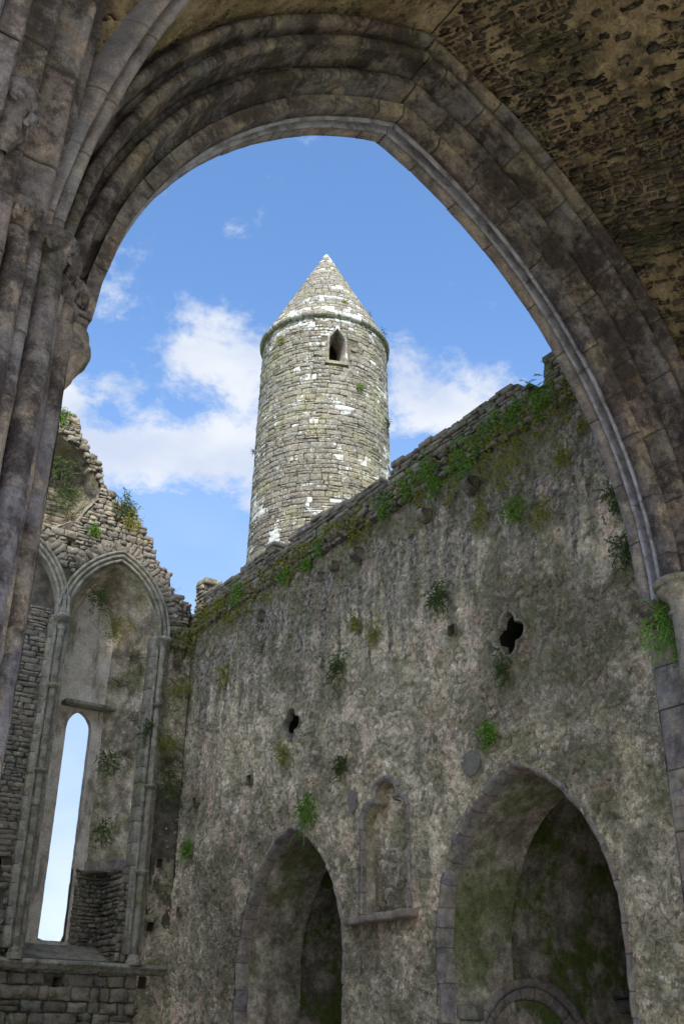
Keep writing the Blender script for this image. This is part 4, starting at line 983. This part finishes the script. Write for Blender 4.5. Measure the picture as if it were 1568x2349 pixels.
# relieving ring of rubble voussoirs round the arcade arches
mb = MB(); rs = random.Random(31)
for c in (8.86, 6.2):
    w, rise = 1.52, 2.09; R0 = (w*w+rise*rise)/(2*w); e = R0-w; ph = math.acos(e/R0)
    for side in (-1, 1):
        t_ = .10
        while t_ < ph-.02:
            dt = rs.uniform(.055, .085); L = rs.uniform(.27, .36); cu, cv = [], []
            for (a, rr2) in ((t_+.006, R0), (t_+dt-.006, R0), (t_+dt-.006, R0+L), (t_+.006, R0+L)):
                x = e-rr2*math.cos(a); cu.append(c+(x if side < 0 else -x)); cv.append(10.75+rr2*math.sin(a))
            t_ += dt
            if (c > 7 and side < 0 and min(cu) < 7.56) or (c < 7 and side > 0 and max(cu) > 7.50): continue
            inner = [(cu[k]*.8+sum(cu)/4*.2, cv[k]*.8+sum(cv)/4*.2) for k in range(4)]; dd = .05+rs.gauss(0, .012)
            U = np.array(cu+[p[0] for p in inner]+cu); W = np.array(cv+[p[1] for p in inner]+cv); D = np.array([dd*.5]*4+[dd]*4+[-.2]*4)
            F = [(4, 5, 6, 7)]+[(k, (k+1) % 4, 4+(k+1) % 4, 4+k) for k in range(4)]+[(8+k, 8+(k+1) % 4, (k+1) % 4, k) for k in range(4)]
            if side > 0: F = [f[::-1] for f in F]
            mb.add(mp_g(U, W, D), F, [rs.random() for _ in range(3)])
mb.build('relieving_arch', STONE, gable)
def arcade_shaft(x, z0=3.4, z1=10.5, rings=(9.0, 7.04, 5.12), backing=.26):
    mb = MB(); shaft(mb, x, 22.80, .075, z0, z1, int(x*10)); shaft(mb, x-.12, 22.87, .045, z0, z1, 3); shaft(mb, x+.12, 22.87, .045, z0, z1, 4)
    s = mb.build('arcade_shaft', LIME, gable)
    mb = MB(); z = z0; rs = random.Random(int(x))
    while z < z1+.2:
        e = z+rs.uniform(.35, .6); ww = backing+rs.choice((0, .0, .06, .1))
        box(mb, x-backing, x+backing*.8, 22.855, 23.2, z+.004, min(e, z1+.25)-.004, .008, .012, [rs.random() for _ in range(3)]); z = e
    mb.build('ashlar_backing', LIME, s)
    mb = MB()
    for z in rings: lathe(mb, (x, 22.80), smooth_prof([(.07, z-.07), (.11, z-.05), (.145, z-.01), (.15, z+.03), (.12, z+.05), (.07, z+.06)], 1), 18, jit=.004)
    if rings: mb.build('shaft_ring', LIME, s)
    mb = MB(); lathe(mb, (x, 22.80), smooth_prof([(.075, z1-.14), (.10, z1-.11), (.085, z1-.07), (.10, z1+.02), (.16, z1+.12), (.20, z1+.16), (.21, z1+.22), (.18, z1+.26), (.02, z1+.265)], 1), 20, jit=.01); mb.build('capital', LIME, s)
    mb = MB(); lathe(mb, (x, 22.80), smooth_prof([(.18, z0-.22), (.18, z0-.12), (.14, z0-.08), (.15, z0-.03), (.10, z0), (.07, z0+.02)], 1), 20, jit=.006); mb.build('base', LIME, s)
arcade_shaft(7.53, rings=(9.0, 7.04)); arcade_shaft(10.18); arcade_shaft(4.87, rings=())
# string course
mb = MB(); rs = random.Random(2); x = 3.0
while x < 10.95:
    e = min(11.0, x+rs.uniform(.6, 1.1)); pr = [(-.1, .14), (.06, .12), (.17, .075), (.18, .04), (.15, .02), (.10, -.02), (.07, -.07), (-.1, -.10)]
    xs = np.concatenate([[x, x+.008], np.linspace(x+.02, e-.02, 6), [e-.008, e]]); V = []
    dz = rs.gauss(0, .005)
    for i, q in enumerate(xs):
        rec = .01 if i in (0, len(xs)-1) else 0
        for d, z in smooth_prof(pr, 1): V.append((q, 22.9-d+rec-.02, 3.09+z-rec+dz))
    V = np.array(V); V += np.stack([fbm(V, 5, 3, i) for i in range(3)], 1)*.010
    mb.add(V, grid_faces(len(xs), len(V)//len(xs)), [rs.random() for _ in range(3)]); x = e
mb.build('string_course', LIME, gable)
for h in PUT_G:
    m2 = MB(); extrude_outline(m2, h, mp_g, .05, -.6, True, 3); (a, c), (b, d) = h[0], h[2]
    m2.add(mp_g(np.array([a, b, b, a]), np.array([c, c, d, d]), np.full(4, -.6)), [(0, 1, 2, 3)]); m2.build('putlog_hole', STONE, gable)
# far wall of the transept (west side), hidden from here; made pale to bounce light
ww_ = MB(); box(ww_, -.1, 1.0, 8.02, 24.2, 0, 11.4, .0, .05); 
tag(ww_.build('transept_wall', PANEL), 'plain opposite side wall of the roofless transept, paled to bounce light, hidden behind the left pier', 'wall')

# ================================================================== ROUND TOWER
TC = (32*math.sin(R_(33)), 32*math.cos(R_(33)))
def tR(z): return np.where(z < 25.05, 2.315+(25.05-z)*.0185, np.maximum(.015, 2.40*(1-(z-25.05)/4.85)))
def mp_t(u, v, d):
    u = np.asarray(u, float); v = np.asarray(v, float); d = np.asarray(d, float); r = tR(v)+d; a = u/2.4
    return np.stack([TC[0]+r*np.sin(a), TC[1]-r*np.cos(a), v+0*u], -1)
tower = thing('round_tower', 'tall round stone tower with a conical stone cap and one small window', 'tower', (TC[0], TC[1], 0))
A_ = 2.4*math.pi; uw = -2.4*R_(22.2)
WIN = [(uw-.29, 23.0), (uw+.29, 23.0), (uw+.27, 24.0), (uw, 24.42), (uw-.27, 24.0)]
V, F, P = sheet(lambda u, v, d: mp_t(u, v, d-.02), -A_, A_, 0, 25.1, .16, holes=[WIN]); mesh_obj('drum_mortar', V, F, MORT, tower, P)
mb = MB(); stones(mb, mp_t, -A_, A_, 12.0, 25.0, .20, .38, holes=[WIN], relief=.010, rough=.020, depth=.08, gap=.005, seed=33); mb.build('drum', TOWER, tower)
mb = MB(); stones(mb, mp_t, -A_, A_, 0, 12.0, .6, 1.0, relief=.022, rough=.02, depth=.08, gap=.01, seed=34); mb.build('lower_drum', TOWER, tower)
# cone: rings of stones, width kept real by scaling angle
mb = MB(); rs = random.Random(8); z = 25.14
Vc = []; nb = 48; zz_ = np.linspace(25.05, 29.82, 40)
Vc = np.array([(TC[0]+(max(.01, float(tR(q))-.035))*math.sin(a), TC[1]-(max(.01, float(tR(q))-.035))*math.cos(a), q) for a in np.linspace(0, 2*math.pi, nb, endpoint=False) for q in zz_])
m2 = MB(); m2.add(Vc, grid_faces(nb, 40, wrap=True)); cone_m = m2.build('cap_mortar', MORT, tower)
while z < 29.75:
    h = rs.uniform(.14, .24); r = float(tR(z+h/2)); n = max(4, int(2*math.pi*r/rs.uniform(.28, .42))); a = rs.random()*6
    wd = [rs.uniform(.6, 1.5) for _ in range(n)]; tot = sum(wd)
    for w in wd:
        da = w/tot*2*math.pi; sub = 4 if da > .5 else 3
        aa = np.concatenate([[a+.008/r], np.linspace(a+.03/r, a+da-.03/r, sub), [a+da-.008/r]]) if da*r > .08 else np.linspace(a, a+da, 5)
        vs = np.array([z+.006, z+.03, z+h/2, z+h-.02, z+h-.004]); V = []; pr = rs.uniform(0, .025)
        for i, q in enumerate(aa):
            for j, v in enumerate(vs):
                edge = i in (0, len(aa)-1) or j in (0, 4); rad = max(.005, float(tR(v))+(.002 if edge else .03)+pr+rs.gauss(0, .004)); V.append((TC[0]+rad*math.sin(q), TC[1]-rad*math.cos(q), v))
        mb.add(V, grid_faces(len(aa), 5), [rs.random() for _ in range(3)]); a += da
    z += h
mb.build('conical_cap', TOWER, tower)
mb = MB(); rs = random.Random(4)
for k in range(34):
    a0, a1 = 2*math.pi*k/34+.003, 2*math.pi*(k+1)/34-.003; V = []; dd = rs.gauss(0, .012)
    pr = [(2.25, 24.94), (2.38, 24.95), (2.44, 24.99), (2.46, 25.09), (2.42, 25.16), (2.2, 25.20)]
    for q in np.linspace(a0, a1, 4):
        for (r, zq) in pr: V.append((TC[0]+(r+dd)*math.sin(q), TC[1]-(r+dd)*math.cos(q), zq+rs.gauss(0, .004)))
    V = np.array(V); mb.add(V, grid_faces(4, len(pr)), [rs.random() for _ in range(3)])
mb.build('cornice', TOWER, tower)
mb = MB(); extrude_outline(mb, WIN, mp_t, .05, -.9, True, 6); wn = mb.build('window', LIME, tower)
mb = MB(); mb.add(mp_t(np.array([p[0] for p in WIN]), np.array([p[1] for p in WIN]), np.full(5, -.9)), [tuple(range(5))]); mb.build('dark_room', DARK, wn)
mb = MB()
fi = densify(WIN, .08, True); fo = densify([(uw-.39, 22.9), (uw+.39, 22.9), (uw+.37, 24.02), (uw, 24.58), (uw-.37, 24.02)], .08, True)
k = 60; fi = [fi[int(i*len(fi)/k)] for i in range(k)]; fo = [fo[int(i*len(fo)/k)] for i in range(k)]
frame_band(mb, fi, fo, mp_t, .045, -.1, True, .3, 6, .03, .01); mb.build('surround', TOWER, wn)
mb = MB(); V = mp_t(np.array([uw-.42, uw+.42, uw+.42, uw-.42]*2), np.array([22.86, 22.86, 22.98, 22.98]*2), np.array([.11]*4+[-.1]*4)); mb.add(V, [(0, 1, 2, 3), (7, 6, 5, 4), (0, 4, 5, 1), (1, 5, 6, 2), (2, 6, 7, 3), (3, 7, 4, 0)]); mb.build('sill', TOWER, wn, smooth=False)

# ================================================================== PLANTS
def leaf_tuft(p, nrm, size, kind, seed, droop=.6, n=None):
    """fronds of small leaflets that spring from p"""
    rs = random.Random(seed); nrm = Vector(nrm).normalized(); V = []; F = []; Rn = []
    up = Vector((0, 0, 1)); side = nrm.cross(up) if abs(nrm.z) < .9 else Vector((1, 0, 0)); side.normalize()
    mat, leafw, leafl, nf = {'fern': (LEAF, .011, .030, 30), 'moss': (MOSS, .011, .022, 34), 'dry': (DRY, .004, .11, 46), 'ivy': (DGREEN, .014, .026, 30), 'twig': (DRY, .004, .10, 6)}[kind]
    nf = n or nf
    for f in range(nf):
        bs_ = .33 if kind not in ('dry', 'twig') else .10; base = side*rs.gauss(0, size*bs_)+up*rs.gauss(-size*.12 if kind not in ('dry', 'twig') else 0, size*bs_*1.15)+nrm*rs.uniform(-.02, .02)
        d = (nrm*rs.uniform(.12, .6)+side*rs.gauss(0, .7)+up*rs.gauss(.25, .5)).normalized(); L = size*rs.uniform(.3, .75)
        q = Vector(p)+base; steps = 9 if kind != 'dry' else 5
        if kind == 'twig': steps = 10
        prev = q; r0 = rs.random()
        for s in range(steps):
            d = (d+Vector((0, 0, -droop*.22*(1 if kind != 'twig' else -.5)))+Vector((rs.gauss(0, .10), rs.gauss(0, .10), rs.gauss(0, .10)))).normalized()
            q = prev+d*L/steps
            if True:
                w = d.cross(Vector((rs.random(), rs.random(), rs.random()))).normalized()*min(leafw, .005)
                k = len(V); V += [prev-w, prev+w, q+w*.7, q-w*.7]; F.append((k, k+1, k+2, k+3)); Rn.append(r0)
            for t_ in range(2 if kind not in ('dry', 'twig') else (1 if kind == 'twig' and s > 7 else 0)):
                a = Vector((rs.gauss(0, 1), rs.gauss(0, 1), rs.gauss(0, 1))).normalized(); l = (d*.5+a*.9).normalized()*leafl*rs.uniform(.6, 1.4); w = l.cross(Vector((rs.gauss(0, 1), rs.gauss(0, 1), rs.gauss(0, 1)))).normalized()*leafw*rs.uniform(.7, 1.3)
                k = len(V); V += [q, q+l*.5+w, q+l, q+l*.5-w]; F.append((k, k+1, k+2, k+3)); Rn.append(min(1, max(0, r0*.6+rs.random()*.4)))
            prev = q
    return [tuple(v) for v in V], F, Rn, mat
def plant(name, label, p, nrm, size, kind, seed, **k):
    V, F, Rn, mat = leaf_tuft((0, 0, 0), nrm, size, kind, seed, **k)
    V = np.array(V)+np.array(p); me = mesh_obj(name, V-np.array(p), F, mat, None, None, np.repeat(np.array(Rn)[:, None], 3, 1), False)
    me.location = p; return tag(me, label, 'plant', 'plants rooted in the old walls')
E_N = (-1, 0, .25); G_N = (0, -1, .25)
EP = [  # y, z, size, kind, label on the east wall
 (12.05, 11.22, .62, 'fern', 'largest bright green fern clump hanging from the wall top above the last corbel'),
 (11.35, 11.50, .36, 'fern', 'bright green fern just right of the largest clump on the wall top'),
 (10.05, 11.42, .50, 'fern', 'bright fern at the wall top right beside the great arch'),
 (10.75, 11.40, .36, 'fern', 'small bright fern left of the one beside the great arch'),
 (13.15, 11.42, .40, 'fern', 'bright fern on the wall edge above the fifth corbel'),
 (13.75, 11.35, .36, 'fern', 'fern on the wall edge just left of the fifth corbel'),
 (14.55, 11.25, .30, 'fern', 'small fern below the notch of the parapet beside the tower'),
 (12.95, 11.0, .32, 'fern', 'small fern hanging just above the fifth corbel'),
 (16.9, 11.25, .26, 'fern', 'small bright fern on the wall edge in front of the tower, uppermost of three'),
 (17.35, 11.0, .24, 'fern', 'small bright fern below the wall edge in front of the tower, middle of three'),
 (18.3, 11.1, .26, 'fern', 'small bright fern on the wall edge left of the tower foot'),
 (20.4, 11.40, .42, 'fern', 'bright fern on the ledge left of the tower base'),
 (21.3, 11.35, .30, 'moss', 'yellow green tuft on the ledge near the gable corner'),
 (10.95, 9.62, .34, 'fern', 'round green fern clump alone high on the wall face under the largest clump'),
 (10.35, 9.30, .30, 'moss', 'olive tuft right of the lone fern on the wall face'),
 (9.75, 10.15, .32, 'moss', 'olive tuft below the bright fern near the great arch'),
 (11.0, 10.55, .62, 'moss', 'wide olive creeper trailing under the wall top near the great arch'),
 (11.8, 9.85, .30, 'moss', 'faint olive tuft under the last corbel'),
 (14.9, 8.65, .30, 'moss', 'thin olive tuft in the middle of the wall between corbels and quatrefoils'),
 (12.95, 8.72, .36, 'ivy', 'dark green tuft left of and above the larger quatrefoil'),
 (15.55, 9.05, .26, 'moss', 'olive tuft below the fourth corbel'),
 (19.15, 9.55, .46, 'dry', 'dry brown tuft under the first corbel near the gable'),
 (16.1, 8.35, .40, 'ivy', 'grey green tuft above and right of the smaller quatrefoil'),
 (18.05, 6.98, .34, 'moss', 'olive tuft hanging under the smaller quatrefoil'),
 (11.45, 6.98, .26, 'ivy', 'dark moss tuft hanging under the larger quatrefoil'),
 (17.1, 5.72, .48, 'fern', 'green fern above and right of the smaller chapel opening'),
 (11.85, 6.05, .28, 'fern', 'green fern above the tip of the wider chapel opening'),
 (15.95, 6.3, .26, 'ivy', 'dark tuft above and left of the trefoil niche'),
 (22.1, 5.65, .30, 'fern', 'green tuft low on the wall near the gable corner'),
 (20.9, 9.4, .36, 'moss', 'olive tuft near the gable corner below the first corbel'),
 (8.75, 9.0, .40, 'ivy', 'dark ivy streak growing beside the stones of the great arch'),
 (8.72, 8.1, .40, 'ivy', 'dark ivy streak above the little corbel capital of the great arch')]
for i, (y, z, s, k, lb) in enumerate(EP):
    x = 10.95
    plant({'fern': 'fern', 'moss': 'weed_tuft', 'ivy': 'ivy', 'dry': 'dry_tuft'}[k], lb, (x, y, z), E_N, s, k, 100+i, n={'fern': int(26+s*110), 'moss': int(24+s*90), 'ivy': int(26+s*110), 'dry': 50}[k])
GP = [
 (9.15, 10.9, .55, 'moss', 'olive growth high inside the arch over the lancet'), (9.55, 10.2, .55, 'dry', 'brown dead growth inside the bay right of the pale panel'),
 (9.35, 9.5, .55, 'dry', 'brown dead growth above the lintel end'), (9.75, 8.7, .5, 'dry', 'brown dead growth beside the right shaft upper part'),
 (9.9, 9.9, .5, 'dry', 'grey spiky dead tuft left of the right capital'), (10.6, 10.1, .42, 'dry', 'spiky dry tuft right of the right capital'),
 (10.25, 9.2, .36, 'dry', 'spiky dry tuft hanging across the right shaft'), (10.05, 8.45, .4, 'ivy', 'dark leafy tuft left of the upper shaft ring'),
 (10.5, 8.2, .40, 'moss', 'olive tuft right of the upper shaft ring'), (10.7, 7.3, .55, 'ivy', 'large dark tuft in the corner of the two walls'),
 (10.55, 7.7, .45, 'dry', 'brown dead tuft above the corner tuft'), (9.25, 7.6, .4, 'ivy', 'dark tuft right of the lancet head'),
 (9.7, 7.8, .4, 'dry', 'brown tuft between lancet head and right shaft'), (9.3, 6.0, .35, 'ivy', 'dark tuft above the square recess'),
 (10.75, 10.9, .55, 'moss', 'yellow green growth at the corner where gable and side wall meet'), (10.8, 9.6, .5, 'moss', 'olive growth in the wall corner below the wall top'),
 (6.7, 16.15, .34, 'fern', 'bright green tuft on the very top of the gable'), (8.75, 14.15, .45, 'ivy', 'dark tuft on the sloping broken gable edge'),
 (8.95, 13.75, .4, 'moss', 'yellow brown tuft below the dark one on the gable edge'), (8.05, 13.2, .22, 'fern', 'small bright fern above the arcade arch'),
 (7.1, 14.9, .5, 'ivy', 'dark ivy at the top of the broken upper recess'), (7.4, 14.1, .5, 'ivy', 'dark ivy on the side of the broken upper recess'),
 (7.5, 13.4, .5, 'dry', 'brown dead growth at the foot of the broken upper recess'), (8.5, 11.6, .4, 'ivy', 'dark green growth under the crown of the arcade arch')]
for i, (x, z, s, k, lb) in enumerate(GP):
    y = 22.86 if not (x > 7.8 and x < 10.0 and z < 12) else 23.25
    if 12.9 < z < 15.2 and x < 7.6: y = 23.2
    plant({'fern': 'fern', 'moss': 'weed_tuft', 'ivy': 'ivy', 'dry': 'dry_tuft'}[k], lb, (x, y, z), G_N, s, k, 300+i, n={'fern': int(26+s*110), 'moss': int(24+s*90), 'ivy': int(26+s*110), 'dry': int(110*s+20)}[k])
for i, (x, z, s, lb) in enumerate(((9.15, 14.0, .55, 'tall dry flower stalk standing on the sloping gable edge'), (9.9, 12.75, .4, 'thin stalk on the lower gable edge'), (10.45, 12.1, .45, 'thin dry stalk where the gable meets the side wall'))):
    plant('dry_stalk', lb, (x, 23.2, z), (0, -.2, 1), s, 'twig', 500+i, droop=.3)
def tpt(adeg, z, d=.05): a = R_(adeg); r = float(tR(np.array(z)))+d; return (TC[0]+r*math.sin(a), TC[1]-r*math.cos(a), z), (math.sin(a), -math.cos(a), .3)
TP = [(-2, 22.1, .20, 'fern', 'small bright fern on the tower right below the window'), (38, 21.5, .24, 'ivy', 'dark tuft on the right side of the tower shaft'), (50, 25.6, .40, 'ivy', 'dark green tuft on the right edge of the conical cap'),
      (47, 26.6, .28, 'dry', 'brown tuft higher on the right edge of the conical cap'), (-12, 26.0, .2, 'moss', 'olive tuft low in the middle of the conical cap'), (-75, 24.3, .26, 'moss', 'olive tuft under the cornice at the left of the tower'),
      (-60, 24.3, .26, 'dry', 'brown tuft under the cornice left of the window'), (5, 17.6, .45, 'dry', 'orange brown grass at the tower foot behind the wall'), (25, 17.6, .45, 'dry', 'orange brown grass at the lower right of the tower'),
      (57, 19.8, .3, 'dry', 'wispy tuft on the right outline of the tower'), (-122, 20.6, .26, 'dry', 'wispy tuft on the left outline of the tower')]
for i, (a, z, s, k, lb) in enumerate(TP):
    p, n_ = tpt(a, z); plant({'fern': 'fern', 'moss': 'weed_tuft', 'ivy': 'ivy', 'dry': 'dry_tuft'}[k], lb, p, n_, s, k, 700+i)
plant('fern', 'green fern hanging behind the bell capital at the right edge', (10.05, 7.55, 6.35), (-1, -.3, -.6), .45, 'fern', 900, n=110, droop=1.3)
# low growth along the wall head that nobody could count
mb = MB(); rs = random.Random(77)
for k in range(520):
    y = rs.uniform(8.8, 22.8); z = 11.58-abs(rs.gauss(0, .40))*(1.5 if y < 16 else .9); kd = rs.choice(('moss', 'moss', 'moss', 'dry'))
    if fbm(np.array([[y, z, 0]]), 1.1, 3, 5)[0] < -.12: continue
    V, F, Rn, m_ = leaf_tuft((10.96, y, z), E_N, rs.uniform(.07, .2), 'moss', 2000+k, n=8); mb.add(V, F, np.repeat(np.array(Rn)[:, None], 3, 1))
for k in range(160):
    y = rs.uniform(8.8, 22.8); V, F, Rn, m_ = leaf_tuft((11.2+rs.random()*.25, y, 11.45+rs.random()*.15), (-.6, 0, 1), rs.uniform(.08, .2), 'moss', 4000+k, n=8); mb.add(V, F, np.repeat(np.array(Rn)[:, None], 3, 1))
o = mb.build('undergrowth', MOSS, None, smooth=False); tag(o, 'low olive moss and weeds matted along the head of the side wall', 'undergrowth', kind='stuff')
